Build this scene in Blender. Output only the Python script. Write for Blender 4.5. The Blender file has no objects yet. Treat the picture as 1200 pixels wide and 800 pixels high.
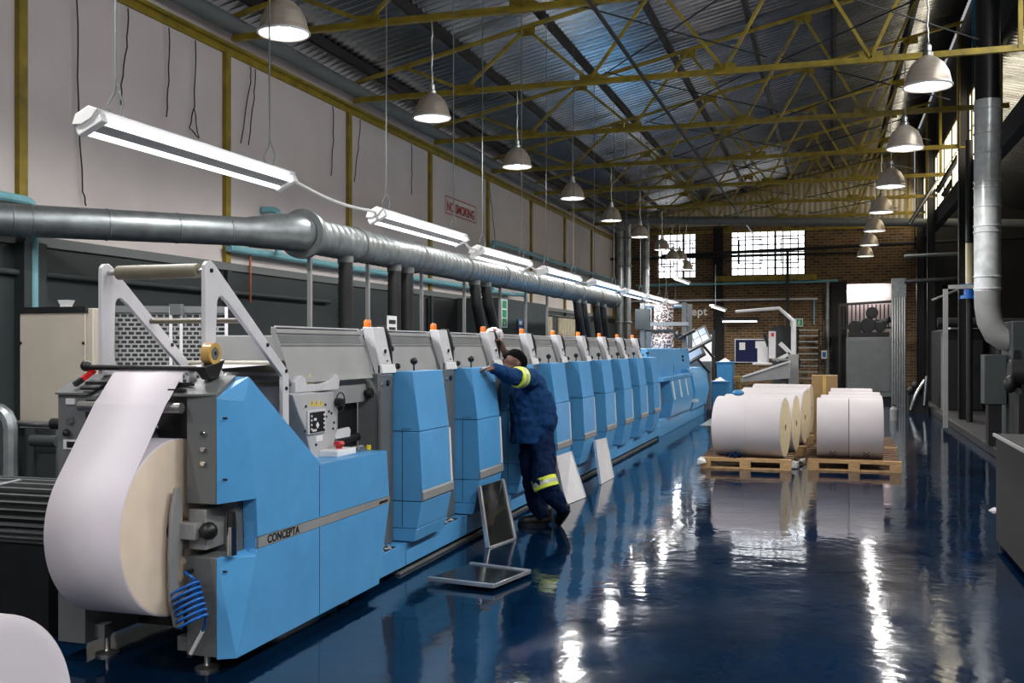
import bpy, bmesh, math, random
from mathutils import Vector, Matrix, noise
random.seed(7)
C = bpy.context.scene.collection
PI = math.pi
# ------------------------------------------------------------------ camera
ANG = math.atan(375/1200); SN, CS = math.sin(ANG), math.cos(ANG); EYE = 1.6
cam = bpy.data.cameras.new('camera'); cam.lens = 36; cam.sensor_width = 36; cam.shift_y = 0.005
cam.clip_start = 0.05; cam.clip_end = 200
co = bpy.data.objects.new('camera', cam); C.objects.link(co)
co.location = (0, 0, EYE); co.rotation_euler = (PI/2, 0, ANG)
bpy.context.scene.camera = co
# survey helpers: where a sight line meets a plane of the hall
def AX(px, py, X):
    k = (px-600)/1200; Y = (-k*X*SN-X*CS)/(SN-k*CS); d = -X*SN+Y*CS
    return (X, Y, EYE-(py-406)/1200*d)
def AY(px, py, Y):
    k = (px-600)/1200; X = (k*Y*CS-Y*SN)/(CS+k*SN); d = -X*SN+Y*CS
    return (X, Y, EYE-(py-406)/1200*d)
def AZ(px, py, z=0.0):
    d = (EYE-z)*1200/(py-406); r = (px-600)/1200*d
    return (r*CS-d*SN, r*SN+d*CS, z)
CLR = 9.0
# ------------------------------------------------------------------ materials
def lin(c):
    c = c/255
    return c/12.92 if c <= .04045 else ((c+.055)/1.055)**2.4
def RGB(r, g, b): return (lin(r), lin(g), lin(b), 1)
def mat(name, col, rough=.5, metal=0, var=.08, scale=6, bump=0, bscale=60, emis=None, estr=0, coat=0, stretch=None, alpha=1, spec=.5):
    m = bpy.data.materials.new(name); m.use_nodes = True
    nt = m.node_tree; b = nt.nodes['Principled BSDF']
    b.inputs['Roughness'].default_value = rough; b.inputs['Metallic'].default_value = metal
    b.inputs['Coat Weight'].default_value = coat; b.inputs['Specular IOR Level'].default_value = spec
    tc = nt.nodes.new('ShaderNodeTexCoord')
    src = tc.outputs['Object']
    if stretch:
        mp = nt.nodes.new('ShaderNodeMapping'); mp.inputs['Scale'].default_value = stretch
        nt.links.new(src, mp.inputs['Vector']); src = mp.outputs['Vector']
    if var > 0:
        n = nt.nodes.new('ShaderNodeTexNoise'); n.inputs['Scale'].default_value = scale; n.inputs['Detail'].default_value = 5
        nt.links.new(src, n.inputs['Vector'])
        r = nt.nodes.new('ShaderNodeValToRGB')
        r.color_ramp.elements[0].position = .3; r.color_ramp.elements[1].position = .7
        r.color_ramp.elements[0].color = tuple(max(0, x*(1-var)) for x in col[:3])+(1,)
        r.color_ramp.elements[1].color = tuple(min(1, x*(1+var)) for x in col[:3])+(1,)
        nt.links.new(n.outputs['Fac'], r.inputs['Fac']); nt.links.new(r.outputs['Color'], b.inputs['Base Color'])
    else:
        b.inputs['Base Color'].default_value = col
    if bump > 0:
        n2 = nt.nodes.new('ShaderNodeTexNoise'); n2.inputs['Scale'].default_value = bscale; n2.inputs['Detail'].default_value = 4
        nt.links.new(src, n2.inputs['Vector'])
        bp = nt.nodes.new('ShaderNodeBump'); bp.inputs['Strength'].default_value = bump; bp.inputs['Distance'].default_value = .02
        nt.links.new(n2.outputs['Fac'], bp.inputs['Height']); nt.links.new(bp.outputs['Normal'], b.inputs['Normal'])
    if emis:
        b.inputs['Emission Color'].default_value = emis; b.inputs['Emission Strength'].default_value = estr
    return m
M = {}
M['blue'] = mat('blue machine paint', RGB(84, 158, 214), .38, 0, .07, 5, .03, 200)
M['grey'] = mat('grey machine paint', RGB(142, 143, 143), .45, 0, .08, 4, .04, 150)
M['dgrey'] = mat('dark grey machine paint', RGB(98, 101, 102), .5, 0, .1, 4, .04, 150)
M['lgrey'] = mat('light grey painted steel', RGB(205, 204, 208), .4, 0, .07, 6)
M['mgrey'] = mat('mid grey machine paint', RGB(176, 176, 178), .42, 0, .07, 5, .03, 150)
M['white'] = mat('white enamel', RGB(232, 232, 232), .4, 0, .03, 6)
M['black'] = mat('black plastic', RGB(22, 22, 24), .4, 0, .15, 12)
M['dark'] = mat('dark oily steel', RGB(30, 31, 33), .5, .3, .25, 10)
M['steel'] = mat('brushed steel', RGB(175, 175, 172), .3, .9, .12, 8)
M['alu'] = mat('aluminium', RGB(215, 216, 222), .28, .75, .06, 14)
M['galv'] = mat('galvanised sheet', RGB(136, 142, 144), .42, .8, .22, 7, .05, 30)
M['paper'] = mat('white paper', RGB(214, 208, 216), .75, 0, .02, 3, .015, 300)
M['paperend'] = mat('cream paper roll end', RGB(226, 208, 188), .85, 0, .05, 5, .05, 220)
M['wrap'] = mat('white wrapping paper', RGB(188, 181, 184), .6, 0, .03, 3, .12, 9)
M['wrapend'] = mat('yellowed roll end', RGB(222, 206, 168), .8, 0, .08, 6, .05, 200)
M['wood'] = mat('pallet pine', RGB(172, 138, 96), .75, 0, .3, 5, .1, 40, stretch=(2, 8, 8))
M['woodd'] = mat('darker pallet pine', RGB(112, 84, 62), .8, 0, .35, 6, .1, 40, stretch=(2, 8, 8))  # darker tone for the deck boards behind the front one
M['card'] = mat('brown cardboard', RGB(150, 122, 84), .85, 0, .1, 5)
M['yellow'] = mat('yellow steel paint', RGB(134, 115, 26), .5, 0, .35, 5)
M['purlin'] = mat('dark purlin steel', RGB(26, 26, 28), .55, .3, .3, 4)
M['orange'] = mat('orange lens', RGB(230, 120, 30), .3, 0, .05, 5)
M['red'] = mat('red plastic', RGB(190, 30, 30), .35, 0, .05, 5)
M['teal'] = mat('teal painted pipe', RGB(118, 172, 182), .4, 0, .12, 6)
M['olive'] = mat('rubber roller', RGB(112, 106, 88), .5, 0, .15, 6)
M['tan'] = mat('tan sleeve', RGB(196, 188, 150), .5, 0, .08, 6)
M['chrome'] = mat('chrome', RGB(225, 222, 216), .12, 1, .03, 6)
M['hose'] = mat('black ribbed hose', RGB(26, 27, 29), .55, 0, .15, 12)
M['coil'] = mat('blue air hose', RGB(20, 96, 180), .25, 0, .05, 9)
M['beige'] = mat('beige cabinet paint', RGB(172, 164, 152), .6, 0, .08, 3, .05, 60)
M['warn'] = mat('yellow warning label', RGB(235, 200, 40), .5, 0, .02, 5)
M['navy'] = mat('navy board felt', RGB(22, 28, 72), .9, 0, .1, 20)
M['green'] = mat('green sign', RGB(30, 130, 80), .5, 0, .03, 5, emis=RGB(30, 130, 80), estr=.25)
M['signblue'] = mat('blue sign', RGB(40, 92, 160), .5, 0, .03, 5)
M['signred'] = mat('dark red paint', RGB(150, 40, 36), .6, 0, .15, 12)
M['curtain'] = mat('beige curtain', RGB(150, 142, 122), .9, 0, .15, 6)
M['copper'] = mat('copper pipe', RGB(184, 110, 84), .35, .6, .1, 8)
M['tread'] = mat('tread plate', RGB(215, 215, 215), .35, .2, .1, 10)
M['mirror'] = mat('dark glossy plate', RGB(58, 60, 60), .12, .6, .2, 3)
M['overall'] = mat('navy workwear', RGB(15, 54, 98), .88, 0, .16, 9, .25, 22, spec=.2)
M['trouser'] = mat('dark navy workwear', RGB(9, 28, 58), .9, 0, .16, 9, .25, 22, spec=.12)
M['skin'] = mat('dark brown skin', RGB(92, 62, 50), .5, 0, .1, 10, .03, 200)
M['hair'] = mat('black hair', RGB(9, 8, 8), .95, 0, .2, 40, .5, 180, spec=.1)
M['shoe'] = mat('black leather', RGB(22, 21, 22), .45, 0, .15, 12)
M['reflect'] = mat('fluorescent band', RGB(216, 232, 70), .5, 0, .04, 9)
M['silverband'] = mat('silver reflective strip', RGB(190, 196, 190), .35, .2, .04, 9)
M['gate'] = mat('dark slate paint', RGB(50, 57, 58), .6, 0, .14, 3)
M['screen'] = mat('monitor glass', RGB(120, 140, 165), .3, 0, .05, 4, emis=RGB(130, 160, 190), estr=.22)
M['amber'] = mat('amber tape', RGB(196, 160, 92), .2, 0, .1, 9)
M['dkblue'] = mat('blue bin', RGB(44, 116, 165), .5, 0, .1, 6)
M['cyan'] = mat('cyan sheeting', RGB(30, 130, 160), .25, 0, .35, 3, .4, 5)
M['tube'] = mat('lit fluorescent tube', (1, 1, 1, 1), .4, 0, 0, emis=(.95, .95, 1, 1), estr=2.8)
M['bulb'] = mat('lit lamp bulb', (1, 1, 1, 1), .4, 0, 0, emis=(1, .98, .95, 1), estr=22)
M['pane'] = mat('daylit window glass', (1, 1, 1, 1), .3, 0, 0, emis=(.93, .96, 1, 1), estr=4.2)
M['panedim'] = mat('dirty daylit glass', RGB(200, 190, 170), .5, 0, .35, 2, emis=(1, .9, .7, 1), estr=4)
M['paneadded'] = mat('added daylit glass', (1, 1, 1, 1), .3, 0, 0, emis=(.96, .98, 1, 1), estr=CLR)  # glowing panes of the added, unseen near windows
M['shadein'] = mat('white enamel reflector', RGB(240, 240, 238), .4, 0, .02, 5)
M['shade'] = mat('spun metal shade', RGB(176, 164, 150), .34, .35, .1, 6, stretch=(1, 1, 6))
M['pink'] = mat('pale plaster beyond', RGB(222, 202, 200), .9, 0, .05, 2)

def floor_mat():
    m = bpy.data.materials.new('blue epoxy floor'); m.use_nodes = True; nt = m.node_tree; b = nt.nodes['Principled BSDF']
    tc = nt.nodes.new('ShaderNodeTexCoord'); n = nt.nodes.new('ShaderNodeTexNoise'); n.inputs['Scale'].default_value = .9; n.inputs['Detail'].default_value = 7
    r = nt.nodes.new('ShaderNodeValToRGB'); r.color_ramp.elements[0].color = RGB(2, 21, 42); r.color_ramp.elements[1].color = RGB(4, 33, 60)
    r.color_ramp.elements[0].position = .35; r.color_ramp.elements[1].position = .65
    nt.links.new(tc.outputs['Object'], n.inputs['Vector']); nt.links.new(n.outputs['Fac'], r.inputs['Fac']); nt.links.new(r.outputs['Color'], b.inputs['Base Color'])
    n3 = nt.nodes.new('ShaderNodeTexNoise'); n3.inputs['Scale'].default_value = 1.7; n3.inputs['Detail'].default_value = 8
    nt.links.new(tc.outputs['Object'], n3.inputs['Vector'])
    rr = nt.nodes.new('ShaderNodeMapRange'); rr.inputs['From Min'].default_value = .35; rr.inputs['From Max'].default_value = .7; rr.inputs['To Min'].default_value = .04; rr.inputs['To Max'].default_value = .13
    nt.links.new(n3.outputs['Fac'], rr.inputs['Value']); nt.links.new(rr.outputs['Result'], b.inputs['Roughness'])
    n2 = nt.nodes.new('ShaderNodeTexNoise'); n2.inputs['Scale'].default_value = 2.6; n2.inputs['Detail'].default_value = 3
    nt.links.new(tc.outputs['Object'], n2.inputs['Vector'])
    bp = nt.nodes.new('ShaderNodeBump'); bp.inputs['Strength'].default_value = .2; bp.inputs['Distance'].default_value = .02
    n4 = nt.nodes.new('ShaderNodeTexNoise'); n4.inputs['Scale'].default_value = 11; n4.inputs['Detail'].default_value = 2
    nt.links.new(tc.outputs['Object'], n4.inputs['Vector'])
    mx = nt.nodes.new('ShaderNodeMath'); mx.operation = 'MULTIPLY_ADD'; mx.inputs[1].default_value = .16
    nt.links.new(n4.outputs['Fac'], mx.inputs[0]); nt.links.new(n2.outputs['Fac'], mx.inputs[2])
    nt.links.new(mx.outputs[0], bp.inputs['Height']); nt.links.new(bp.outputs['Normal'], b.inputs['Normal'])
    b.inputs['Specular IOR Level'].default_value = .5
    return m
M['floor'] = floor_mat()
def brick_mat():
    m = bpy.data.materials.new('brown brick'); m.use_nodes = True; nt = m.node_tree; b = nt.nodes['Principled BSDF']
    tc = nt.nodes.new('ShaderNodeTexCoord'); mp = nt.nodes.new('ShaderNodeMapping'); mp.inputs['Rotation'].default_value = (PI/2, 0, 0)
    nt.links.new(tc.outputs['Object'], mp.inputs['Vector'])
    br = nt.nodes.new('ShaderNodeTexBrick'); br.inputs['Scale'].default_value = 1; br.inputs['Brick Width'].default_value = .26; br.inputs['Row Height'].default_value = .095
    br.inputs['Mortar Size'].default_value = .009; br.inputs['Color1'].default_value = RGB(112, 84, 54); br.inputs['Color2'].default_value = RGB(70, 54, 38); br.inputs['Mortar'].default_value = RGB(136, 120, 96)
    nt.links.new(mp.outputs['Vector'], br.inputs['Vector']); nt.links.new(br.outputs['Color'], b.inputs['Base Color'])
    b.inputs['Roughness'].default_value = .9
    bp = nt.nodes.new('ShaderNodeBump'); bp.inputs['Strength'].default_value = .4; bp.invert = True; bp.inputs['Distance'].default_value = .01
    nt.links.new(br.outputs['Fac'], bp.inputs['Height']); nt.links.new(bp.outputs['Normal'], b.inputs['Normal'])
    return m
M['brick'] = brick_mat()
M['wall'] = mat('off white wall board', RGB(200, 191, 189), .85, 0, .05, 1.4, .05, 40)
M['dado'] = mat('dark green grey wall paint', RGB(40, 48, 49), .6, 0, .1, 2, .04, 40)
M['dadotrim'] = mat('grey dado rail', RGB(98, 103, 103), .6, 0, .06, 3)
M['roof'] = mat('foil faced corrugated sheet', RGB(165, 166, 166), .26, .95, .3, 2.5, .4, 3, stretch=(.35, 3, 1))
M['galvb'] = mat('bright galvanised duct', RGB(200, 204, 205), .3, .3, .18, 8, .05, 30)
M['corr'] = mat('beige corrugated sheet', RGB(188, 176, 152), .55, .2, .1, 2)
M['aisle'] = mat('dark surface and aisle shade', RGB(20, 19, 19), .85, 0, .25, 2)  # near-black paints in the aisle's darkness; also used on dark piers and bench
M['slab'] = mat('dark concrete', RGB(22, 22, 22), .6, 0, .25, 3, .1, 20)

def print_mat():
    m = bpy.data.materials.new('printed web'); m.use_nodes = True; nt = m.node_tree; b = nt.nodes['Principled BSDF']
    tc = nt.nodes.new('ShaderNodeTexCoord'); mp = nt.nodes.new('ShaderNodeMapping'); mp.inputs['Rotation'].default_value = (PI/2, 0, 0)
    nt.links.new(tc.outputs['Object'], mp.inputs['Vector'])
    v = nt.nodes.new('ShaderNodeTexVoronoi'); v.inputs['Scale'].default_value = 22; v.feature = 'F1'; v.distance = 'CHEBYCHEV'
    nt.links.new(mp.outputs['Vector'], v.inputs['Vector'])
    r = nt.nodes.new('ShaderNodeValToRGB'); e = r.color_ramp.elements; e[0].color = RGB(70, 62, 74); e[0].position = .36; e[1].color = RGB(214, 200, 196); e[1].position = .46
    nt.links.new(v.outputs['Distance'], r.inputs['Fac']); nt.links.new(r.outputs['Color'], b.inputs['Base Color']); b.inputs['Roughness'].default_value = .6
    return m
M['print'] = print_mat()

# ------------------------------------------------------------------ mesh builder
ORG = {}
class MB:
    def __init__(s): s.v = []; s.f = []; s.mi = []
    def add(s, vs, fs, m=0):
        o = len(s.v); s.v += [tuple(p) for p in vs]
        for f in fs: s.f.append(tuple(i+o for i in f)); s.mi.append(m)
        return s
    def box(s, x0, y0, z0, x1, y1, z1, m=0):
        x0, x1 = min(x0, x1), max(x0, x1); y0, y1 = min(y0, y1), max(y0, y1); z0, z1 = min(z0, z1), max(z0, z1)
        return s.add([(x0,y0,z0),(x1,y0,z0),(x1,y1,z0),(x0,y1,z0),(x0,y0,z1),(x1,y0,z1),(x1,y1,z1),(x0,y1,z1)],
              [(0,3,2,1),(4,5,6,7),(0,1,5,4),(1,2,6,5),(2,3,7,6),(3,0,4,7)], m)
    def beam(s, p0, p1, w, h, up=(0,0,1), m=0):
        p0, p1 = Vector(p0), Vector(p1); d = (p1-p0).normalized(); u = Vector(up)
        if abs(d.dot(u)) > .98: u = Vector((1, 0, 0))
        a = d.cross(u).normalized(); b = a.cross(d).normalized(); a = a*w/2; b = b*h/2
        return s.add([p0-a-b,p0+a-b,p0+a+b,p0-a+b,p1-a-b,p1+a-b,p1+a+b,p1-a+b],
              [(0,3,2,1),(4,5,6,7),(0,1,5,4),(1,2,6,5),(2,3,7,6),(3,0,4,7)], m)
    def prism(s, poly, ax, a0, a1, m=0):
        n = len(poly)
        def mk(p, a): return {'x': (a, p[0], p[1]), 'y': (p[0], a, p[1]), 'z': (p[0], p[1], a)}[ax]
        vs = [mk(p, a0) for p in poly]+[mk(p, a1) for p in poly]
        fs = [tuple(range(n))[::-1], tuple(range(n, 2*n))]+[(i, (i+1) % n, n+(i+1) % n, n+i) for i in range(n)]
        return s.add(vs, fs, m)
    def hull(s, pts, m=0):
        b = bmesh.new()
        for p in pts: b.verts.new(p)
        bmesh.ops.convex_hull(b, input=b.verts)
        b.verts.index_update()
        vs = [v.co.copy() for v in b.verts]; fs = [tuple(v.index for v in f.verts) for f in b.faces]; b.free()
        return s.add(vs, fs, m)
    def tube(s, path, r, n=10, m=0, caps=True):
        P = [Vector(p) for p in path]; k = len(P)
        R = r if isinstance(r, (list, tuple)) else [r]*k
        T = []
        for i in range(k):
            t = (P[min(i+1, k-1)]-P[max(i-1, 0)])
            T.append(t.normalized() if t.length > 1e-9 else Vector((0, 0, 1)))
        u = T[0].orthogonal().normalized(); vs = []; fs = []
        for i in range(k):
            u = (u-T[i]*u.dot(T[i])).normalized(); w = T[i].cross(u)
            for j in range(n):
                a = 2*PI*j/n; vs.append(P[i]+(u*math.cos(a)+w*math.sin(a))*R[i])
        for i in range(k-1):
            for j in range(n): fs.append((i*n+j, i*n+(j+1) % n, (i+1)*n+(j+1) % n, (i+1)*n+j))
        if caps: fs.append(tuple(range(n))[::-1]); fs.append(tuple(range((k-1)*n, k*n)))
        return s.add(vs, fs, m)
    def cyl(s, p0, p1, r, r1=None, n=16, m=0): return s.tube([p0, p1], [r, r if r1 is None else r1], n, m)
    def lathe(s, c, prof, axis='z', n=24, m=0):
        c = Vector(c); vs = []; fs = []; k = len(prof)
        for (r, h) in prof:
            for j in range(n):
                a = 2*PI*j/n; x, y = r*math.cos(a), r*math.sin(a)
                vs.append(c+(Vector((x, y, h)) if axis == 'z' else Vector((h, x, y)) if axis == 'x' else Vector((x, h, y))))
        for i in range(k-1):
            for j in range(n): fs.append((i*n+j, i*n+(j+1) % n, (i+1)*n+(j+1) % n, (i+1)*n+j))
        return s.add(vs, fs, m)
    def ball(s, c, r, n=12, m=0, sc=(1, 1, 1)):
        k = max(5, n//2+1); vs = []; fs = []; c = Vector(c)
        for i in range(k):
            t = PI*i/(k-1); rr = max(math.sin(t), 1e-3)
            for j in range(n):
                a = 2*PI*j/n; vs.append(c+Vector((rr*math.cos(a)*sc[0], rr*math.sin(a)*sc[1], math.cos(t)*sc[2]))*r)
        for i in range(k-1):
            for j in range(n): fs.append((i*n+j, i*n+(j+1) % n, (i+1)*n+(j+1) % n, (i+1)*n+j))
        fs.append(tuple(range(n))); fs.append(tuple(range((k-1)*n, k*n))[::-1])
        return s.add(vs, fs, m)
    def build(s, name, mats, parent=None, bevel=0, angle=35, origin=None, merge=False):
        if not isinstance(mats, (list, tuple)): mats = [mats]
        if parent is not None: org = ORG[parent.name]
        elif origin is not None: org = Vector(origin)
        else:
            xs, ys, zs = zip(*s.v); org = Vector(((min(xs)+max(xs))/2, (min(ys)+max(ys))/2, min(zs)))
        me = bpy.data.meshes.new(name)
        me.from_pydata([Vector(p)-org for p in s.v], [], s.f)
        for m in mats: me.materials.append(m)
        me.polygons.foreach_set('material_index', s.mi)
        b = bmesh.new(); b.from_mesh(me)
        if merge: bmesh.ops.remove_doubles(b, verts=b.verts, dist=1e-5)
        bmesh.ops.recalc_face_normals(b, faces=b.faces); b.to_mesh(me); b.free()
        me.shade_smooth(); me.set_sharp_from_angle(angle=math.radians(angle))
        o = bpy.data.objects.new(name, me); C.objects.link(o)
        if parent is not None: o.parent = parent
        else: o.location = org
        ORG[o.name] = org.copy()
        if bevel:
            bv = o.modifiers.new('bevel', 'BEVEL'); bv.width = bevel; bv.segments = 2; bv.limit_method = 'ANGLE'; bv.angle_limit = math.radians(40)
        return o
def tag(o, label, cat, group=None):
    o['label'] = label; o['category'] = cat
    if group: o['group'] = group
    return o
def thing(name, loc, label, cat, group=None):
    o = bpy.data.objects.new(name, None); C.objects.link(o); o.location = loc; o.empty_display_size = .1
    ORG[o.name] = Vector(loc); return tag(o, label, cat, group)
def struct(o): o['kind'] = 'structure'; return o
def stuff(o): o['kind'] = 'stuff'; return o
def copy_tree(root, loc, label, skip=()):
    r = root.copy(); C.objects.link(r); r.location = loc; r['label'] = label; ORG[r.name] = Vector(loc)
    for ch in list(root.children):
        if ch.name.split('.')[0] in skip: continue
        c = ch.copy(); C.objects.link(c); c.parent = r
        for g in list(ch.children):
            d = g.copy(); C.objects.link(d); d.parent = c
    return r
def text_mb(txt, size, org, xdir, ydir, thick=.002, space=1.0, bold=.012):
    cu = bpy.data.curves.new('t', 'FONT'); cu.body = txt; cu.size = size; cu.extrude = thick/2; cu.offset = size*bold; cu.space_character = space
    ob = bpy.data.objects.new('t', cu); C.objects.link(ob)
    bpy.context.view_layer.update()
    me = bpy.data.meshes.new_from_object(ob.evaluated_get(bpy.context.evaluated_depsgraph_get()))
    x, y = Vector(xdir), Vector(ydir); z = x.cross(y).normalized(); o = Vector(org); mb = MB()
    mb.add([o+x*v.co.x+y*v.co.y+z*v.co.z for v in me.vertices], [tuple(p.vertices) for p in me.polygons])
    bpy.data.objects.remove(ob); bpy.data.curves.remove(cu); bpy.data.meshes.remove(me)
    return mb
def arc(c, r, a0, a1, n=8):
    return [(c[0]+r*math.cos(math.radians(a0+(a1-a0)*i/n)), c[1]+r*math.sin(math.radians(a0+(a1-a0)*i/n))) for i in range(n+1)]
ORD = ['first', 'second', 'third', 'fourth', 'fifth', 'sixth', 'seventh', 'eighth', 'ninth', 'tenth', 'eleventh', 'twelfth']

# ------------------------------------------------------------------ hall dimensions
WL, WR, YB = -7.6, 2.53, 36.7            # left wall, right column line, back wall
TY = [8.13+3.56*i for i in range(-2, 9)] # truss lines
EAVE = 5.62
SLOPE = (8.2-5.95)/(WR-WL)
def roofz(x): return 5.95+(x-WL)*SLOPE

struct(MB().box(WL-.3, -6, -.2, 9, YB+6, 0).build('floor', M['floor']))
struct(MB().box(WL-.2, -4, 2.70, WL, YB, 5.95).build('wall_left', M['wall']))
struct(MB().box(WL-.2, -4, 0, WL+.02, YB, 2.60).build('trim_1', M['dado']))
struct(MB().box(WL-.2, -4, 2.60, WL+.05, YB, 2.70).build('trim_2', M['dadotrim']))
# wall plate beam under the eave, and the pale fascia above it
struct(MB().box(WL, -4, 5.53, WL+.09, YB, 5.57).box(WL, -4, 5.44, WL+.03, YB, 5.53).build('trim_3', M['yellow']))
struct(MB().cyl((WL+.18, -4, 5.78), (WL+.18, YB, 5.78), .11, n=12).build('trim_4', M['dadotrim']))
# yellow posts on the left wall
for i, y in enumerate(TY[1:]):
    struct(MB().box(WL, y-.055, 2.70, WL+.06, y+.055, 5.44).build('trim_%d' % (5+i), M['yellow']))
    struct(MB().box(WL+.02, y-.055, 0, WL+.08, y+.055, 2.6).build('trim_%d' % (20+i), M['dado']))
# roof sheet, corrugations run up the slope
mb = MB(); vs = []; fs = []
NP = 6; pitch = .19; ny = int((YB+4)/pitch*NP)+1; xs = [WL-.2+(WR+.2-WL)*t/12 for t in range(13)]
for j in range(ny):
    y = -4+j*pitch/NP; dz = .032*math.cos(2*PI*j/NP)
    for x in xs: vs.append((x, y, roofz(x)+.17+dz))
k = len(xs)
for j in range(ny-1):
    for i in range(k-1): fs.append((j*k+i, j*k+i+1, (j+1)*k+i+1, (j+1)*k+i))
mb.add(vs, fs); r = mb.build('ceiling', M['roof'], angle=80); struct(r)
sol = r.modifiers.new('thick', 'SOLIDIFY'); sol.thickness = .02; sol.offset = 1
# purlins
PX = [-7.2, -5.75, -4.3, -2.85, -1.4, .05, 1.5]
for i, x in enumerate(PX):
    z = roofz(x)
    o = MB().box(x-.035, -3.9, z-.02, x+.035, YB-.05, z+.13).build('roof_purlin', M['purlin'])
    tag(o, 'dark roof purlin running lengthwise, %s out from the left wall' % ORD[i], 'purlin', 'roof purlins')
# trusses
def truss(y, label):
    t = thing('roof_truss', (WL, y, EAVE), label, 'roof truss', 'yellow roof trusses')
    m = M['yellow']
    def tz(x): return roofz(x)-.07
    b = MB(); b.box(WL+.12, y-.035, EAVE-.03, WR+.3, y+.035, EAVE+.005).box(WL+.12, y-.006, EAVE+.005, WR+.3, y+.006, EAVE+.06); b.build('bottom_chord', m, t)
    MB().beam((WL+.1, y, tz(WL+.1)-.0), (WR, y, tz(WR)), .07, .05).build('top_chord', m, t)
    n = 5; bx = [WL+.12+(WR-WL)*(i+.95)/(n+.0) for i in range(n-1)]
    tx = [WL+.12+(WR-WL)*(i+.45)/n for i in range(n)]
    for i, x in enumerate(bx):
        MB().box(x-.16, y+.008, EAVE-.04, x+.16, y+.02, EAVE+.13).build('gusset_plate', m, t)
        for xx in (tx[i], tx[i+1]):
            MB().beam((x, y, EAVE+.04), (xx, y, tz(xx)-.02), .045, .045, up=(0, 1, 0)).build('web_member', m, t)
    for x in tx[1:]:
        MB().box(x-.14, y+.026, tz(x)-.13, x+.14, y+.036, tz(x)+.02).build('gusset_plate', m, t)
    MB().beam((WR-.1, y, EAVE), (WR-.1, y, tz(WR-.1)), .06, .06).build('web_member', m, t)
    return t
for i, y in enumerate(TY[1:]):
    truss(y, 'yellow steel lattice roof truss, %s from the camera' % ORD[i])
# bracing rods between the trusses
bi = 0
for i in range(2, len(TY)-1):
    for (xa, xb) in ((-3.3, -.9), (-.7, 1.9)):
        for sgn in (0, 1):
            x0, x1 = (xa, xb) if sgn else (xb, xa)
            zz = EAVE+(.16 if sgn else .09)
            o = MB().cyl((x0, TY[i]+.05, zz), (x1, TY[i+1]-.05, zz), .011, n=6).build('brace_rod', M['purlin'])
            tag(o, 'dark brace rod slanting away %s, %s roof bay, %s pair' % ('rightward' if sgn else 'leftward', ORD[i-2], 'left' if xa < -2 else 'right'), 'brace rod', 'roof brace rods')
o = MB().cyl((-2.64, -3, EAVE-.08), (-2.64, YB-.1, EAVE-.08), .028, n=8).build('tie_tube', M['purlin'])
tag(o, 'long dark tie tube slung under the truss chords along the hall', 'tie tube')
# columns on the right line
for i, y in enumerate((TY[6], TY[8], TY[9])):
    m = MB(); m.box(WR-.10, y-.01, 0, WR+.10, y+.01, 7.9); m.box(WR-.10, y-.08, 0, WR-.085, y+.08, 7.9); m.box(WR+.085, y-.08, 0, WR+.10, y+.08, 7.9)
    o = m.build('steel_column', M['black'])
    tag(o, 'dark steel column on the right side of the hall, %s from the camera' % ORD[i], 'column', 'right side columns')
# clerestory band on the right: mullioned daylit glazing; near unseen bays added to light the hall
struct(MB().box(WR+.12, 15, 6.75, WR+.3, YB, 8.5).box(WR+.12, 15, 4.85, WR+.3, YB, 5.25).box(WR+.12, -4, 0, WR+.3, 15, 5.25).box(WR+.12, -4, 6.75, WR+.3, 15, 8.5).build('wall_right', M['aisle']))  # near stretch is unseen, added to keep outside light off the right bay
struct(MB().box(WR+.3, 14.8, 0, 7.6, 15, 7).build('wall_aisle_light_block', M['aisle']))  # unseen wall added to shut light out of the aisle
wi = 3
bays = [(TY[i]+h*1.78, 'panedim') for i in range(5, len(TY)-1) for h in (0, 1)]+[(-4+1.9*i, 'paneadded') for i in range(10)]
for y0, pm_ in bays:
    y1 = y0+(1.78 if pm_ == 'panedim' else 1.9)
    f = MB(); x0, x1 = WR+.14, WR+.20
    f.box(x0, y0, 5.25, x1, y0+.09, 6.75); f.box(x0, y1-.09, 5.25, x1, y1, 6.75); f.box(x0, y0, 5.25, x1, y1, 5.30); f.box(x0, y0, 6.70, x1, y1, 6.75)
    for q in (1, 2): f.box(x0+.01, y0+(y1-y0)*q/3-.015, 5.3, x1-.01, y0+(y1-y0)*q/3+.015, 6.7)
    f.box(x0+.01, y0, 5.98, x1-.01, y1, 6.01)
    wfr = struct(f.build('window_%d' % wi, M['yellow']))
    MB().box(x0+.02, y0+.09, 5.3, x0+.03, y1-.09, 6.7).build('glazing', M[pm_], wfr); wi += 1
# ------------------------------------------------------------------ back wall (brick with window and door openings)
def bk(px, py): return AY(px, py, YB)
w1a, w1b = bk(770, 274), bk(816, 326); w2a, w2b = bk(856, 269), bk(944, 322)
zt = 5.55
m = MB()
dx0, dx1, dz1 = .28, 2.02, 3.75
X0, X1 = WL, WR+.2
def cols(x0, x1, z0, z1): m.box(x0, YB, z0, x1, YB+.35, z1)
cols(X0, w1a[0], 0, 5.9); cols(w1a[0], w1b[0], 0, w1b[2]); cols(w1a[0], w1b[0], w1a[2], 5.9)
cols(w1b[0], w2a[0], 0, 5.9); cols(w2a[0], w2b[0], 0, w2b[2]); cols(w2a[0], w2b[0], w2a[2], 5.9)
cols(w2b[0], dx0, 0, 5.9); cols(dx0, dx1, dz1, 5.9); cols(dx1, X1, 0, 5.9)
struct(m.build('wall_back', M['brick'], origin=(0, YB, 0)))
struct(MB().box(WR+.2, YB, 0, 7.6, YB+.35, 7).build('wall_back_aisle', M['aisle']))  # brick carried on in near-black, aisle darkness put into its colour
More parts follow.
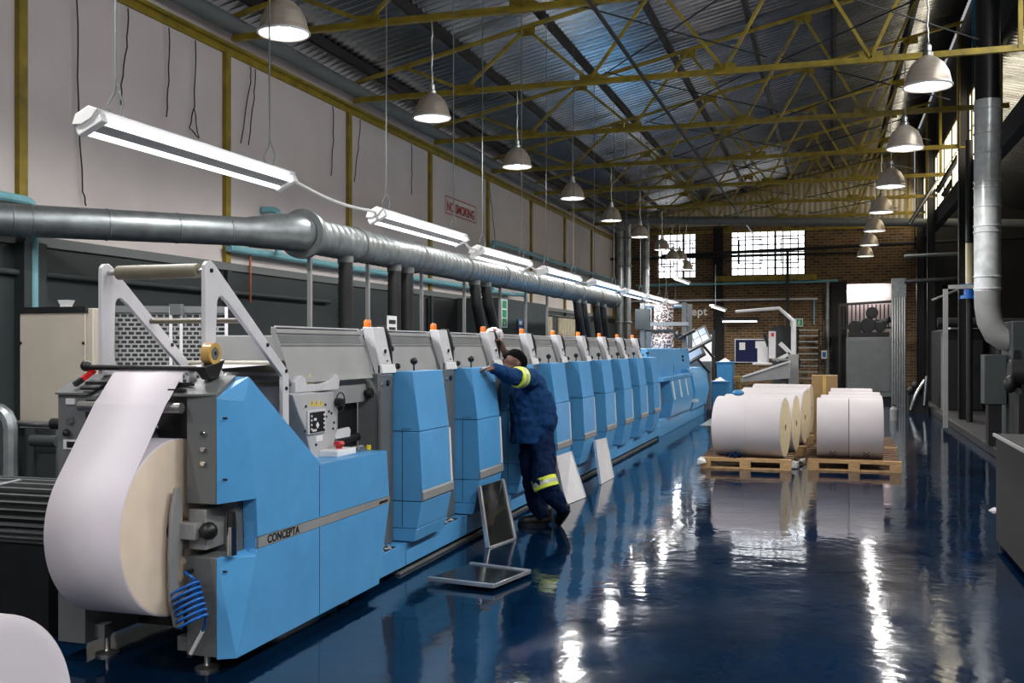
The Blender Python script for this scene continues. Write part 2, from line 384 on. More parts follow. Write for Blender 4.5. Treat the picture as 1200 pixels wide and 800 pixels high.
def steel_window(n, a, b, nx, nz):
    x0, x1, z0, z1 = a[0], b[0], b[2], a[2]; f = MB(); y0, y1 = YB+.08, YB+.13
    f.box(x0, y0, z0, x0+.05, y1, z1); f.box(x1-.05, y0, z0, x1, y1, z1); f.box(x0, y0, z0, x1, y1, z0+.05); f.box(x0, y0, z1-.05, x1, y1, z1)
    for i in range(1, nx):
        x = x0+(x1-x0)*i/nx; w = .04 if i == nx//2+1 else .02; f.box(x-w, y0+.01, z0, x+w, y1-.01, z1)
    for i in range(1, nz):
        z = z0+(z1-z0)*i/nz; f.box(x0, y0+.01, z-.02, x1, y1-.01, z+.02)
    for (u0, u1) in ((.12, .42), (.68, .9)):
        a0, a1 = x0+(x1-x0)*u0, x0+(x1-x0)*u1; c0, c1 = z0+(z1-z0)*.26, z0+(z1-z0)*.78
        f.box(a0-.03, y0-.03, c0, a0+.01, y0, c1); f.box(a1-.01, y0-.03, c0, a1+.03, y0, c1); f.box(a0, y0-.03, c1-.03, a1, y0, c1+.01); f.box(a0, y0-.03, c0-.01, a1, y0, c0+.03)
    o = struct(f.build('window_%d' % n, M['purlin']))
    MB().box(x0, y1-.03, z0, x1, y1-.02, z1).build('glazing', M['pane'], o)
steel_window(1, w1a, w1b, 6, 6); steel_window(2, w2a, w2b, 10, 6)
# corrugated gable above the brick
vs = []; fs = []; n = int((WR+.1-WL)/.045)
for i in range(n+1):
    x = WL+i*.045; dy = -.02+.02*math.cos(i*PI/2)
    vs += [(x, YB-.05+dy, 5.85), (x, YB-.05+dy, roofz(x)+.16)]
for i in range(n): fs.append((2*i, 2*i+2, 2*i+3, 2*i+1))
g = MB().add(vs, fs).build('wall_back_upper', M['corr'], angle=80); struct(g)
s_ = g.modifiers.new('thick', 'SOLIDIFY'); s_.thickness = .015; s_.offset = 0
# room beyond the opening
struct(MB().box(-.4, YB+2.6, 0, 2.9, YB+2.7, 5.5).build('wall_beyond', M['pink']))
o = MB().box(.35, YB+2.3, 3.55, 1.95, YB+2.4, 3.62).build('strip_light', M['bulb']); tag(o, 'lit strip light seen through the opening beyond the back wall', 'light')
# aisle on the right
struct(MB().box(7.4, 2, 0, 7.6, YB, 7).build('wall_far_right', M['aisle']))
vs = []; fs = []; ny = int((YB-2)/.19*4)
for j in range(ny+1):
    y = 2+j*.19/4; dz = .02*math.cos(j*PI/2)
    vs += [(WR+.3, y, 6.9+dz), (7.6, y, 5.6+dz)]
for j in range(ny): fs.append((2*j, 2*j+1, 2*j+3, 2*j+2))
g = MB().add(vs, fs).build('ceiling_aisle', M['roof'], angle=80); struct(g); s_ = g.modifiers.new('thick', 'SOLIDIFY'); s_.thickness = .02; s_.offset = 1
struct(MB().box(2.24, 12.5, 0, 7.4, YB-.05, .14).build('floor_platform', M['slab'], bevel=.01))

# ================================================================== PRESS
# ------------------------------------------------------------------ unwinder
UW = thing('press_unwinder', (-3.3, 5.1, 0), 'blue and grey unwinder end of the printing press feeding white paper from a big roll', 'printing press')
# right hand frame plate behind the blue side cover
fp = [(4.33,.085),(6.0,.085),(6.1,.60),(6.1,.90),(5.25,.905),(4.50,1.44),(4.33,1.36),(4.33,.83),(4.50,.83),(4.50,.57),(4.33,.57)]
MB().prism(fp, 'x', -3.03, -2.862).build('side_frame', M['dgrey'], UW, bevel=.004)
lp = [(4.33,.085),(6.0,.085),(6.1,.60),(6.1,.90),(5.25,.905),(4.50,1.44),(4.33,1.36)]
lf = MB().prism(lp, 'x', -3.80, -3.63).build('side_frame', M['dgrey'], UW, bevel=.004)
# blue side cover
bc = MB()
main = [(4.38,.075),(6.03,.075),(6.19,.585),(4.575,.585),(4.56,.54)]
bc.prism([(4.38,.075),(6.03,.075),(6.19,.575),(4.57,.575),(4.56,.54)], 'x', -2.86, -2.78)
bc.prism([(4.57,.635),(6.19,.62),(6.15,.92),(5.25,.93),(4.49,1.45),(4.45,1.33),(4.56,.83)], 'x', -2.86, -2.78)
bc.prism([(4.57,.575),(6.175,.575),(6.175,.635),(4.57,.635)], 'x', -2.86, -2.79)
bc.hull([(-2.86,4.33,1.35),(-2.86,4.33,.83),(-2.78,4.56,.83),(-2.78,4.45,1.33),(-2.86,4.57,.83),(-2.86,4.50,1.44)])
bc.hull([(-2.86,4.33,1.35),(-2.78,4.45,1.33),(-2.78,4.49,1.45),(-2.86,4.50,1.44)])
bc.hull([(-2.86,4.33,.57),(-2.86,4.33,.075),(-2.78,4.38,.075),(-2.78,4.56,.54),(-2.86,4.57,.57),(-2.86,4.56,.075)])
bc.prism([(5.26,.90),(6.12,.90),(6.14,.9205),(5.255,.930)],'x',-3.03,-2.862)
for (y, z) in ((4.36,.5),(4.36,1.25),(4.36,.95),(4.7,1.15)): bc.cyl((-2.845+.0,y,z),(-2.82,y,z),.006,n=8,m=1)
cov = bc.build('side_cover', [M['blue'], M['black']], UW, bevel=.004)
MB().prism([(4.575,.578),(6.186,.578),(6.188,.618),(4.575,.632)], 'x', -2.792, -2.776).build('trim_band', M['grey'], cov)
MB().box(-2.7825, 5.225, .08, -2.7785, 5.229, .575).box(-2.7825, 5.225, .635, -2.7785, 5.229, .925).build('panel_seam', M['black'], cov)
o = text_mb('CONCEPTA', .060, (-2.7755, 4.66, .587), (0, 1, -.008), (0, 0, 1), .002, 1.05, .03).build('lettering', M['black'], cov)
MB().prism([(6.02,.587),(6.15,.587),(6.16,.604),(6.03,.604)], 'x', -2.777, -2.7745).build('model_plate', M['black'], cov)
# recess with clamp block, ball knob and chrome latch pin
MB().box(-3.03, 4.345, .60, -2.93, 4.52, .80).build('clamp_block', M['grey'], UW, bevel=.006)
MB().box(-3.06, 4.28, .66, -2.95, 4.35, .74).build('clamp_jaw', M['grey'], UW, bevel=.005)
MB().ball((-2.905, 4.33, .70), .045).cyl((-2.95, 4.33, .70), (-2.90, 4.33, .70), .015).build('ball_knob', M['black'], UW)
MB().cyl((-2.822, 4.40, .575), (-2.822, 4.40, .715), .027).build('latch_pin', M['chrome'], UW)
MB().cyl((-2.822, 4.40, .715), (-2.822, 4.40, .785), .025, .02).build('latch_cap', M['black'], UW)
# swing arm of the roll chuck
MB().prism([(4.25,.91),(4.28,.915),(4.305,.82),(4.31,.62),(4.27,.50),(4.275,.40),(4.32,.25),(4.30,.215),(4.25,.24),(4.21,.38),(4.205,.60),(4.22,.80)], 'x', -3.052, -3.034).build('chuck_arm', M['grey'], UW, bevel=.004)
MB().lathe((-3.075, 4.30, .70), [(.001,-.03),(.05,-.03),(.06,0),(.05,.02),(.001,.02)], 'x').build('chuck_cone', M['dark'], UW)
# buttons on the two front plates
b = MB()
for z in (1.175, 1.10, 1.03): MB().lathe((-2.93, 4.33, z), [(.001,-.018),(.012,-.018),(.016,-.01),(.016,0)], 'y', 12).build('push_button', M['chrome'], UW)
b = MB(); b.lathe((-3.715, 4.33, 1.225), [(.001,-.02),(.018,-.02),(.022,-.008),(.024,0)], 'y', 14); b.build('pressure_gauge', M['steel'], UW)
MB().ball((-3.73, 4.31, 1.16), .02).build('regulator_knob', M['black'], UW); MB().cyl((-3.80, 4.36, 1.20), (-3.86, 4.36, 1.20), .03).build('regulator_knob', M['black'], UW)
b = MB(); b.box(-3.76, 4.322, 1.075, -3.655, 4.332, 1.125).build('display_plate', M['lgrey'], UW); MB().box(-3.735, 4.317, 1.085, -3.665, 4.323, 1.115).build('display', M['black'], UW)
MB().box(-3.745, 4.322, 1.305, -3.69, 4.33, 1.335).build('rating_plate', M['lgrey'], UW)
# sloping deck plates, cross frame, front roller
MB().hull([(-3.63,4.33,1.35),(-3.63,4.50,1.435),(-3.52,4.50,1.435),(-3.56,4.33,1.35),(-3.63,4.33,1.33),(-3.63,4.50,1.415),(-3.52,4.50,1.415),(-3.56,4.33,1.33)]).hull([(-3.80,4.31,1.365),(-3.80,4.50,1.455),(-3.55,4.50,1.455),(-3.60,4.31,1.365),(-3.80,4.31,1.355),(-3.80,4.50,1.445),(-3.55,4.50,1.445),(-3.60,4.31,1.355)]).build('deck_plate', M['dgrey'], UW)
MB().hull([(-3.13,4.29,1.365),(-3.03,4.50,1.455),(-2.862,4.50,1.455),(-2.862,4.33,1.37),(-3.03,4.31,1.365),(-3.13,4.29,1.355),(-3.03,4.50,1.44),(-2.862,4.50,1.44),(-2.862,4.33,1.36)]).build('deck_plate', M['dgrey'], UW)
for s_ in (-1, 1):
    MB().box(-3.335+s_*.26-.045, 4.305, 1.38, -3.335+s_*.26+.045, 4.33, 1.392).build('slide_rail', M['dark'], UW); MB().box(-3.335+s_*.26-.06, 4.36, 1.405, -3.335+s_*.26+.06, 4.375, 1.42).build('slide_rail', M['dark'], UW)
MB().box(-3.63, 4.92, .12, -3.03, 4.95, 1.40).build('inner_shade_panel', M['black'], UW)  # black sheet added to paint the shade inside the unwinder
MB().box(-3.63, 5.3, .12, -3.03, 5.36, .9).build('cross_frame', M['dark'], UW); MB().box(-3.63, 4.75, .085, -3.03, 4.85, .14).build('cross_frame', M['dark'], UW)
MB().cyl((-3.63, 4.29, 1.30), (-3.03, 4.29, 1.30), .026).build('guide_roller', M['steel'], UW)
MB().cyl((-3.70, 4.42, 1.492), (-3.00, 4.42, 1.492), .014).ball((-3.70, 4.42, 1.50), .03).build('guide_bar', M['black'], UW)
MB().cyl((-3.66, 5.22, 1.485), (-3.04, 5.22, 1.485), .034).build('rear_roller', M['olive'], UW)
MB().cyl((-3.04, 5.22, 1.485), (-3.01, 5.22, 1.485), .036).build('roller_cap', M['black'], UW)
# white A shaped roller stands
tri = [(4.44,1.45),(4.44,1.97)]+[(4.485+.05*math.cos(a), 1.985+.05*math.sin(a)) for a in (2.6, 2.0, 1.4, .8)]+[(5.24,1.475),(5.27,1.43),(5.27,1.10),(5.20,1.10),(5.20,1.43),(4.63,1.84)]+arc((4.585,1.82), .04, 30, 180, 6)+[(4.53,1.56),(4.55,1.51),(4.60,1.47),(4.60,1.45)]
for x in (-3.01, -3.63):
    st = MB().prism(tri, 'x', x-.012, x+.012).build('roller_stand', M['lgrey'], UW, bevel=.003)
    bb = MB()
    for (y, z) in ((4.49,1.985),(5.03,1.61),(5.235,1.46),(5.235,1.36)): bb.cyl((x+.008, y, z), (x+.019, y, z), .011, n=10)
    bb.build('bolt_head', M['black'], st)
MB().tube([(-3.56,4.49,1.985),(-3.555,4.49,1.985),(-3.075,4.49,1.985),(-3.07,4.49,1.985)], [.03,.037,.037,.03], 20).build('top_roller', M['olive'], UW)
MB().cyl((-3.62, 4.49, 1.985), (-3.02, 4.49, 1.985), .014).build('roller_shaft', M['steel'], UW)
MB().cyl((-3.62, 4.84, 1.74), (-3.02, 4.84, 1.74), .014).build('tie_bar', M['olive'], UW)
# feet
for (x, y) in ((-3.60,4.46),(-2.96,4.40),(-3.70,5.8),(-2.95,5.8)):
    MB().lathe((x, y, 0), [(.001,0),(.06,0),(.06,.012),(.02,.022),(.015,.03),(.015,.1)], 'z', 20).build('levelling_foot', M['steel'], UW)
MB().box(-3.63, 4.40, .10, -3.57, 4.46, .17).build('foot_bracket', M['dgrey'], UW); MB().box(-3.09, 4.34, .10, -3.03, 4.40, .17).build('foot_bracket', M['dgrey'], UW)
# control tower at the back of the unwinder
XT = -2.99
def yz(px, py): p = AX(px, py, XT); return (p[1], p[2])
body = [yz(*p) for p in ((343,462),(391,459),(393,475),(395,500),(391,522),(392,535),(366,540),(357,500),(350,485))]
tw = MB().prism(body, 'x', XT-.10, XT).build('control_tower', M['mgrey'], UW, bevel=.005)
top = [yz(*p) for p in ((344,460),(344,447),(347,441),(352,440),(356,443),(358,451),(374,450),(388,444),(391,438),(394,440),(396,446),(395,456))]
MB().prism(top, 'x', XT-.02, XT+.012).build('roller_bracket', M['lgrey'], UW, bevel=.003)
MB().prism(top, 'x', XT-.60, XT-.58).build('roller_bracket', M['lgrey'], UW, bevel=.003)
a = yz(351,447); c_ = yz(391,444)
MB().cyl((XT-.6, a[0], a[1]), (XT-.02, a[0], a[1]), .033).build('web_roller', M['steel'], UW)
MB().cyl((XT-.6, a[0]+.16, a[1]+.0), (XT-.02, a[0]+.16, a[1]+.0), .04).build('sleeve_roller', M['tan'], UW)
MB().cyl((XT-.6, c_[0], c_[1]), (XT-.02, c_[0], c_[1]), .028).build('web_roller', M['alu'], UW)
p0, p1 = yz(359,481), yz(380,506)
MB().box(XT, p0[0], p1[1], XT+.012, p1[0], p0[1]).build('keypad_frame', M['lgrey'], tw, bevel=.003)
p0, p1 = yz(361,483.5), yz(378,504.5)
kp = MB().box(XT+.012, p0[0], p1[1], XT+.017, p1[0], p0[1]).build('keypad', M['black'], tw)
def key(*a): MB().box(*a).build('key', M['white'], tw)
for i in range(4):
    z = p0[1]-.015-.026*i
    key(XT+.017, p0[0]+.006, z-.012, XT+.02, p0[0]+.018, z); key(XT+.017, p1[0]-.02, z-.012, XT+.02, p1[0]-.006, z)
for i in range(3): key(XT+.017, p0[0]+.022+.018*i, p1[1]+.006, XT+.02, p0[0]+.034+.018*i, p1[1]+.02)
MB().prism([(p0[0]+.085,p1[1]+.022),(p0[0]+.105,p1[1]+.042),(p0[0]+.085,p1[1]+.062),(p0[0]+.065,p1[1]+.042)], 'x', XT+.017, XT+.02).build('direction_pad', M['white'], tw)
MB().box(XT+.017, p0[0]+.04, p0[1]-.05, XT+.02, p0[0]+.07, p0[1]-.035).build('screen_symbol', M['white'], tw)
for i in range(3):
    q = yz(363+5.3*i, 476)
    MB().prism([(q[0],q[1]),(q[0]+.045,q[1]+.002),(q[0]+.0225,q[1]+.042)], 'x', XT, XT+.002).build('warning_triangle', M['warn'], tw)
    MB().prism([(q[0]+.019,q[1]+.008),(q[0]+.026,q[1]+.008),(q[0]+.0245,q[1]+.028),(q[0]+.0205,q[1]+.028)], 'x', XT+.002, XT+.003).build('warning_mark', M['black'], tw)
p0, p1 = yz(370.5,511), yz(378,516); MB().box(XT, p0[0], p1[1], XT+.002, p1[0], p0[1]).build('paper_label', M['white'], tw)
b = MB()
for (px, py) in ((358,476),(381,474),(385,482),(388,484),(382,488),(391,495),(390,502),(357,505),(370,521)):
    q = yz(px, py); b.cyl((XT, q[0], q[1]), (XT+.006, q[0], q[1]), .008, n=8)
b.build('screw_heads', M['dark'], tw)
p0, p1 = yz(393,504), yz(411,511); MB().prism([(p0[0],p0[1]),(p1[0]-.02,p0[1]+.005),(p1[0],p0[1]-.02),(p1[0]-.01,p1[1]),(p0[0],p1[1])], 'x', XT-.02, XT).build('side_lug', M['lgrey'], tw)
q = yz(394,471); MB().lathe((XT, q[0], q[1]), [(.001,.05),(.022,.05),(.03,.02),(.03,0)], 'x').build('side_knob', M['black'], tw)
MB().tube([(XT+.02+.0*math.cos(t), q[0]+.02+.06*math.cos(t), q[1]+.06*math.sin(t)) for t in [2*PI*i/20 for i in range(21)]], .004, 6).build('cable_loop', M['dark'], tw)
# button box on the ledge
e0 = AX(385, 527, -2.93); 
MB().box(-3.0, e0[1], .925, -2.87, e0[1]+.26, .965).build('switch_box', M['white'], UW, bevel=.006)
MB().cyl((-2.93, e0[1]+.14, .965), (-2.93, e0[1]+.14, .985), .02).lathe((-2.93, e0[1]+.14, .985), [(.001,.028),(.03,.026),(.036,.012),(.03,0)], 'z', 18).build('emergency_button', M['red'], UW)
for i, mm in enumerate(('chrome', 'white', 'steel', 'white', 'warn', 'chrome')):
    MB().cyl((-2.90-.03*(i % 2), e0[1]+.30+.05*i, .925), (-2.90-.03*(i % 2), e0[1]+.30+.05*i, .955), .016, n=12).build('push_button', M[mm], UW)
# ------------------------------------------------------------------ paper roll on the unwinder with its web
RC = (4.33, .715); RR = .43; XA, XB = -3.50, -3.085
PR = thing('paper_roll', (-3.29, 4.33, .28), 'large white paper roll mounted in the unwinder with its web running up over the top', 'paper roll')
MB().lathe((XB, RC[0], RC[1]), [(.075,XA-XB),(RR-.004,XA-XB),(RR,XA-XB+.004),(RR,-.004),(RR-.004,0)], 'x', 72).build('roll_body', M['paper'], PR)
MB().lathe((XB, RC[0], RC[1]), [(RR-.004,0),(RR*.97,.003),(RR*.55,.004),(.075,.003)], 'x', 72).build('roll_end', M['paperend'], PR)
MB().lathe((XB, RC[0], RC[1]), [(.076,.004),(.062,.004),(.062,XA-XB)], 'x', 36).build('core_tube', M['card'], PR)
pts = []
T = Vector((4.235, 1.31)); Cn = Vector(RC); dv = Cn-T; L = dv.length; al = math.asin((RR+.003)/L); base = math.atan2(dv.y, dv.x)
ta = base-al; tl = math.sqrt(L*L-(RR+.003)**2); tp = T+Vector((math.cos(ta), math.sin(ta)))*tl
a0 = math.atan2(tp.y-RC[1], tp.x-RC[0])
wp = [(5.40,1.0),(5.40,1.47),(5.36,1.50),(4.43,1.477),(4.38,1.465),(4.27,1.345),(4.245,1.325)]
for i in range(9): wp.append(tuple(T.lerp(tp, i/8)))
for i in range(1, 25): 
    aa = a0+math.radians(5*i); wp.append((RC[0]+(RR+.003)*math.cos(aa), RC[1]+(RR+.003)*math.sin(aa)))
vs = []; fs = []
for (y, z) in wp: vs += [(XA, y, z), (XB, y, z)]
for i in range(len(wp)-1): fs.append((2*i, 2*i+1, 2*i+3, 2*i+2))
web = MB().add(vs, fs).build('paper_web', M['paper'], PR, angle=60)
sol = web.modifiers.new('thick', 'SOLIDIFY'); sol.thickness = .0015; sol.offset = 0
# ------------------------------------------------------------------ loose things on the unwinder
td = thing('tape_dispenser', (-2.96, 4.43, 1.43), 'black tape dispenser with a roll of amber tape on the unwinder top', 'tape dispenser')
MB().prism([(4.40,1.435),(4.47,1.44),(4.50,1.49),(4.53,1.535),(4.34,1.50),(4.35,1.48)], 'x', -2.99, -2.94).build('holder', M['black'], td, bevel=.004)
MB().lathe((-2.99, 4.44, 1.565), [(.032,0),(.055,0),(.055,.05),(.032,.05),(.032,0)], 'x', 30).build('tape', M['amber'], td)
MB().lathe((-2.992, 4.44, 1.565), [(.012,0),(.03,0),(.03,.054),(.012,.054),(.012,0)], 'x', 24).build('hub', M['dgrey'], td)
kn = thing('utility_knife', (-3.68, 4.38, 1.39), 'small red utility knife with black ends at the left of the paper web', 'knife')
MB().beam((-3.685, 4.37, 1.43), (-3.66, 4.43, 1.475), .03, .022).build('handle', M['red'], kn); MB().beam((-3.70, 4.335, 1.405), (-3.685, 4.37, 1.43), .032, .024).build('grip', M['black'], kn)
ah = thing('air_hose', (-2.96, 4.28, .2), 'bright blue coiled air hose hanging on the front of the unwinder frame', 'air hose')
p = []; A0 = Vector((-2.985, 4.25, .45)); A1 = Vector((-2.885, 4.18, .29)); ax = (A1-A0).normalized(); u = ax.cross(Vector((0,1,0))).normalized(); w = Vector((0, 1, 0)); 
p += [(-3.0, 4.31, .50), (-3.015, 4.29, .50)]
for i in range(7*20+1):
    t = i/(7*20); a = 2*PI*7*t+1.2; rr = .068
    p.append(A0.lerp(A1, t)+u*rr*math.cos(a)*1.1+w*rr*math.sin(a)*.9+Vector((0, .0, 0)))
p += [(-2.885, 4.27, .26), (-2.905, 4.28, .225)]
MB().tube(p, .0075, 8).build('coil', M['coil'], ah, angle=80)
MB().cyl((-2.905, 4.28, .225), (-2.98, 4.29, .105), .010, n=10).build('nozzle_tube', M['white'], ah)
MB().cyl((-2.98, 4.29, .105), (-2.988, 4.29, .09), .013, n=10).build('nozzle_tip', M['black'], ah)
MB().cyl((-3.0, 4.33, .50), (-3.0, 4.30, .50), .012).build('hose_fitting', M['black'], ah)
# ------------------------------------------------------------------ nine printing units
U0, UP = 6.55, 1.235
labs = ['printing unit with blue bulging door nearest the unwinder, framed plate not touching it', 'printing unit the worker rests an arm on, framed dark plate leaning below',
 'printing unit mostly hidden behind the worker', 'printing unit directly right of the worker, pale sheet leaning at its foot', 'fifth printing unit from the unwinder, second pale sheet leaning at its foot',
 'sixth printing unit from the unwinder with blue door', 'seventh printing unit from the unwinder with blue door', 'eighth printing unit from the unwinder with blue door', 'last printing unit of the row, next to the tall blue enclosure']
labs[0] = 'printing unit with blue bulging door nearest the unwinder'
def hood_section(R, y0, L=1.2, lead=False):
    xb = -3.135 if lead else -3.6; y1 = y0-L
    if not lead: MB().box(-4.3, y1, .22, -3.12, y0, 1.68).build('unit_body', M['grey'], R, bevel=.006)
    hp = [(-2.995,1.385),(-3.02,1.435),(-3.035,1.51),(-3.07,1.60),(-3.063,1.612),(-3.075,1.618),(-3.10,1.672),(-3.09,1.68),(-3.10,1.715),(xb,1.715),(xb,1.68),(-3.13,1.67),(-3.10,1.60),(-3.06,1.50),(-3.03,1.385)] if lead else [(-2.995,1.385),(-3.02,1.435),(-3.035,1.51),(-3.07,1.60),(-3.063,1.612),(-3.075,1.618),(-3.10,1.672),(-3.09,1.68),(-3.10,1.715),(xb,1.715),(xb,1.68),(-3.13,1.385)]
    hd = MB().prism(hp, 'y', y1, y0-.005).build('hood', M['grey'], R, bevel=.003)
    MB().hull([(-3.073,y1+.01,1.622),(-3.097,y1+.01,1.668),(-3.073,y0-.03,1.622),(-3.097,y0-.03,1.668),(-3.08,y1+.01,1.619),(-3.105,y1+.01,1.667),(-3.08,y0-.03,1.619),(-3.105,y0-.03,1.667)]).build('sight_strip', M['dgrey'], hd)
    MB().box(-3.112, y1, 1.713, -3.085, y0-.05, 1.722).build('top_edge', M['lgrey'], hd)
    ys = y0-.74 if lead else y1+.01
    MB().prism([(ys,.22),(y0-.01,.22),(y0-.01,.92),(y0-.43,.92),(y0-.43,1.225),(y0-.01,1.225),(y0-.01,1.385),(ys,1.385)], 'x', -3.12, -3.05).build('front_plate', M['grey'], R, bevel=.003)
    MB().box(-3.135, y0-.43, .9, -3.118, y0-.01, 1.24).build('opening', M['black'], R)  # black panel paints the darkness inside the opening
    MB().cyl((-3.115, y0-.43, .98), (-3.115, y0-.02, .98), .03).build('ink_roller', M['dark'], R)
    MB().lathe((-3.05, y0-.03-(.0 if lead else .1), 1.285), [(.001,.055),(.028,.055),(.036,.03),(.02,.015),(.02,0)], 'x').build('front_knob', M['black'], R)
def unit():
    g = 'printing units of the press'
    o = (-3.5, U0, .2); R = thing('printing_unit', o, labs[0], 'printing unit', g); y0 = U0
    hood_section(R, y0+1.10)
    # operator side column
    cl = MB().box(-3.12, y0-.13, .217, -2.965, y0+.12, 1.415).build('operator_column', M['dgrey'], R, bevel=.005)
    for k, dy in enumerate((-.045, .04)):
        MB().lathe((-2.965, y0+dy-.02, 1.345), [(.001,.012),(.018,.012),(.022,.004),(.022,0)], 'x', 16).build('indicator', M['chrome' if k == 0 else 'dark'], cl)
    MB().prism([(y0-.06,.66),(y0+.0,.66),(y0-.03,.715)], 'x', -2.965, -2.963).build('warning_triangle', M['warn'], cl)
    MB().prism([(y0-.033,.67),(y0-.027,.67),(y0-.027,.695),(y0-.033,.695)], 'x', -2.963, -2.962).build('warning_mark', M['black'], cl)
    MB().cyl((-2.955, y0-.135, .55), (-2.955, y0-.135, 1.30), .010, n=10).build('hinge_rod', M['steel'], cl)
    # slanting lamp arm on the hood
    ap = [(-2.96,1.40),(-2.965,1.47),(-3.025,1.735),(-3.10,1.735),(-3.08,1.64),(-3.0,1.40)]
    am = MB().prism(ap, 'y', y0-.10, y0+.10).build('lamp_arm', M['lgrey'], R, bevel=.005)
    MB().prism([(-2.945,1.415),(-2.955,1.475),(-2.985,1.475),(-2.985,1.415)], 'y', y0-.10, y0+.135).build('arm_foot', M['white'], am, bevel=.004)
    MB().lathe((-2.983, y0+.01, 1.565), [(.001,.012),(.022,.012),(.028,.0),(.028,-.02)], 'x', 18).build('lock_ring', M['white'], am)
    MB().cyl((-2.976, y0, 1.567), (-2.968, y0, 1.567), .016, n=12).cyl((-2.955, y0-.01, 1.50), (-2.948, y0-.01, 1.50), .006, n=8).build('key_slot', M['black'], am)
    MB().prism([(-2.97,1.48),(-2.975,1.60),(-2.985,1.67),(-3.02,1.745),(-3.08,1.745),(-3.0,1.48)], 'y', y0+.101, y0+.125).build('latch_plate', M['black'], am, bevel=.003)
    for z, x in ((1.585,-3.01), (1.46,-2.96)):
        MB().cyl((x, y0+.125, z), (x, y0+.20, z), .012, n=10).lathe((x, y0+.20, z), [(.001,-.03),(.02,-.03),(.022,-.01),(.012,0)], 'y', 12).build('arm_screw', M['black'], am)
    MB().lathe((-3.08, y0-.06, 1.735), [(.026,0),(.026,.04),(.02,.05),(.001,.052)], 'z', 16).build('beacon', M['orange'], R)
    # bulging blue door in three panels with a proud handle strip
    def panel(nm, pr, m='blue'): return MB().prism(pr, 'y', y0+.13, y0+.71).build(nm, M[m], R, bevel=.004)
    panel('upper_panel', [(-2.975,1.425),(-2.82,1.425),(-2.767,1.003),(-2.975,1.003)])
    panel('middle_panel', [(-2.975,.998),(-2.766,.998),(-2.747,.585),(-2.747,.51),(-2.975,.51)])
    panel('lower_panel', [(-2.975,.505),(-2.749,.505),(-2.787,.318),(-2.975,.318)])
    panel('foot_panel', [(-2.975,.315),(-2.788,.315),(-2.81,.225),(-2.975,.225)])
    MB().box(-3.0, y0+.15, .3, -2.97, y0+.69, 1.4).build('door_back', M['dgrey'], R)
    MB().box(-2.90, y0+.1275, .33, -2.897, y0+.131, 1.02).box(-2.90, y0+.1275, 1.017, -2.83, y0+.131, 1.02).build('door_seam', M['black'], R)
    MB().prism([(-2.750,.59),(-2.736,.575),(-2.736,.52),(-2.752,.505)], 'y', y0+.125, y0+.73).build('handle_strip', M['grey'], R, bevel=.003)
    MB().hull([(-2.764,y0+.685,.99),(-2.746,y0+.685,.59),(-2.758,y0+.685,.99),(-2.738,y0+.685,.59),(-2.764,y0+.712,.99),(-2.746,y0+.712,.59),(-2.758,y0+.712,.99),(-2.738,y0+.712,.59)]).build('edge_strip', M['white'], R)
    MB().cyl((-2.90, y0+.34, 1.42), (-2.90, y0+.34, 1.48), .007, n=8).ball((-2.90, y0+.34, 1.495), .028).build('lever_knob', M['black'], R)
    # gap behind the door: dark panel painted for the unlit recess, small grey socket box
    MB().box(-3.05, y0+.72, .225, -3.03, y0+1.05, 1.36).build('gap_shade_panel', M['dark'], R)
    MB().box(-3.0, y0+.72, .50, -2.90, y0+.79, .62).build('socket_box', M['grey'], R, bevel=.004)
    MB().tube([(-2.93,y0+.755,.50),(-2.91,y0+.78,.44),(-2.93,y0+.79,.38),(-2.98,y0+.77,.36)], .010, 8).build('socket_cable', M['black'], R)
    return R
u0 = unit()
for k in range(1, 9): copy_tree(u0, (-3.5, U0+UP*k, .2), labs[k], ('hood', 'unit_body', 'front_plate') if k == 8 else ())
hood_section(UW, U0-.135, 1.12, True)
# plinth of the whole press
pb = thing('press_plinth', (-3.5, 6.1, 0), 'long low blue plinth with tread plates running under all the printing units', 'press base')
for k in range(-1, 9):
    ya = U0+UP*k+.13 if k >= 0 else 6.06; yb = U0+UP*(k+1)+.125 if k < 8 else 17.9
    if k == -1: yb = U0+.125
    MB().box(-4.3, ya, .055, -2.87, yb-.006, .215).build('plinth_panel', M['blue'], pb, bevel=.004)
    t0 = (U0+UP*k+.73) if k >= 0 else 6.08; t1 = yb-.17
    tr = MB().box(-3.05, t0, .215, -2.875, t1, .222)
    for i in range(int((t1-t0)/.06)):
        for j in range(3):
            y = t0+.03+i*.06; x = -3.02+j*.055+(.02 if i % 2 else 0); s_ = 1 if (i+j) % 2 else -1
            tr.beam((x-.018, y-.018*s_, .225), (x+.018, y+.018*s_, .225), .012, .008, m=1)
    tr.build('tread_plate', [M['dark'], M['tread']], pb)
MB().box(-4.2, 6.2, 0, -3.05, 17.9, .055).build('plinth_foot', M['black'], pb)
MB().box(-2.96, 6.6, 0, -2.88, 17.6, .02).build('floor_rail', M['dgrey'], pb, bevel=.004)
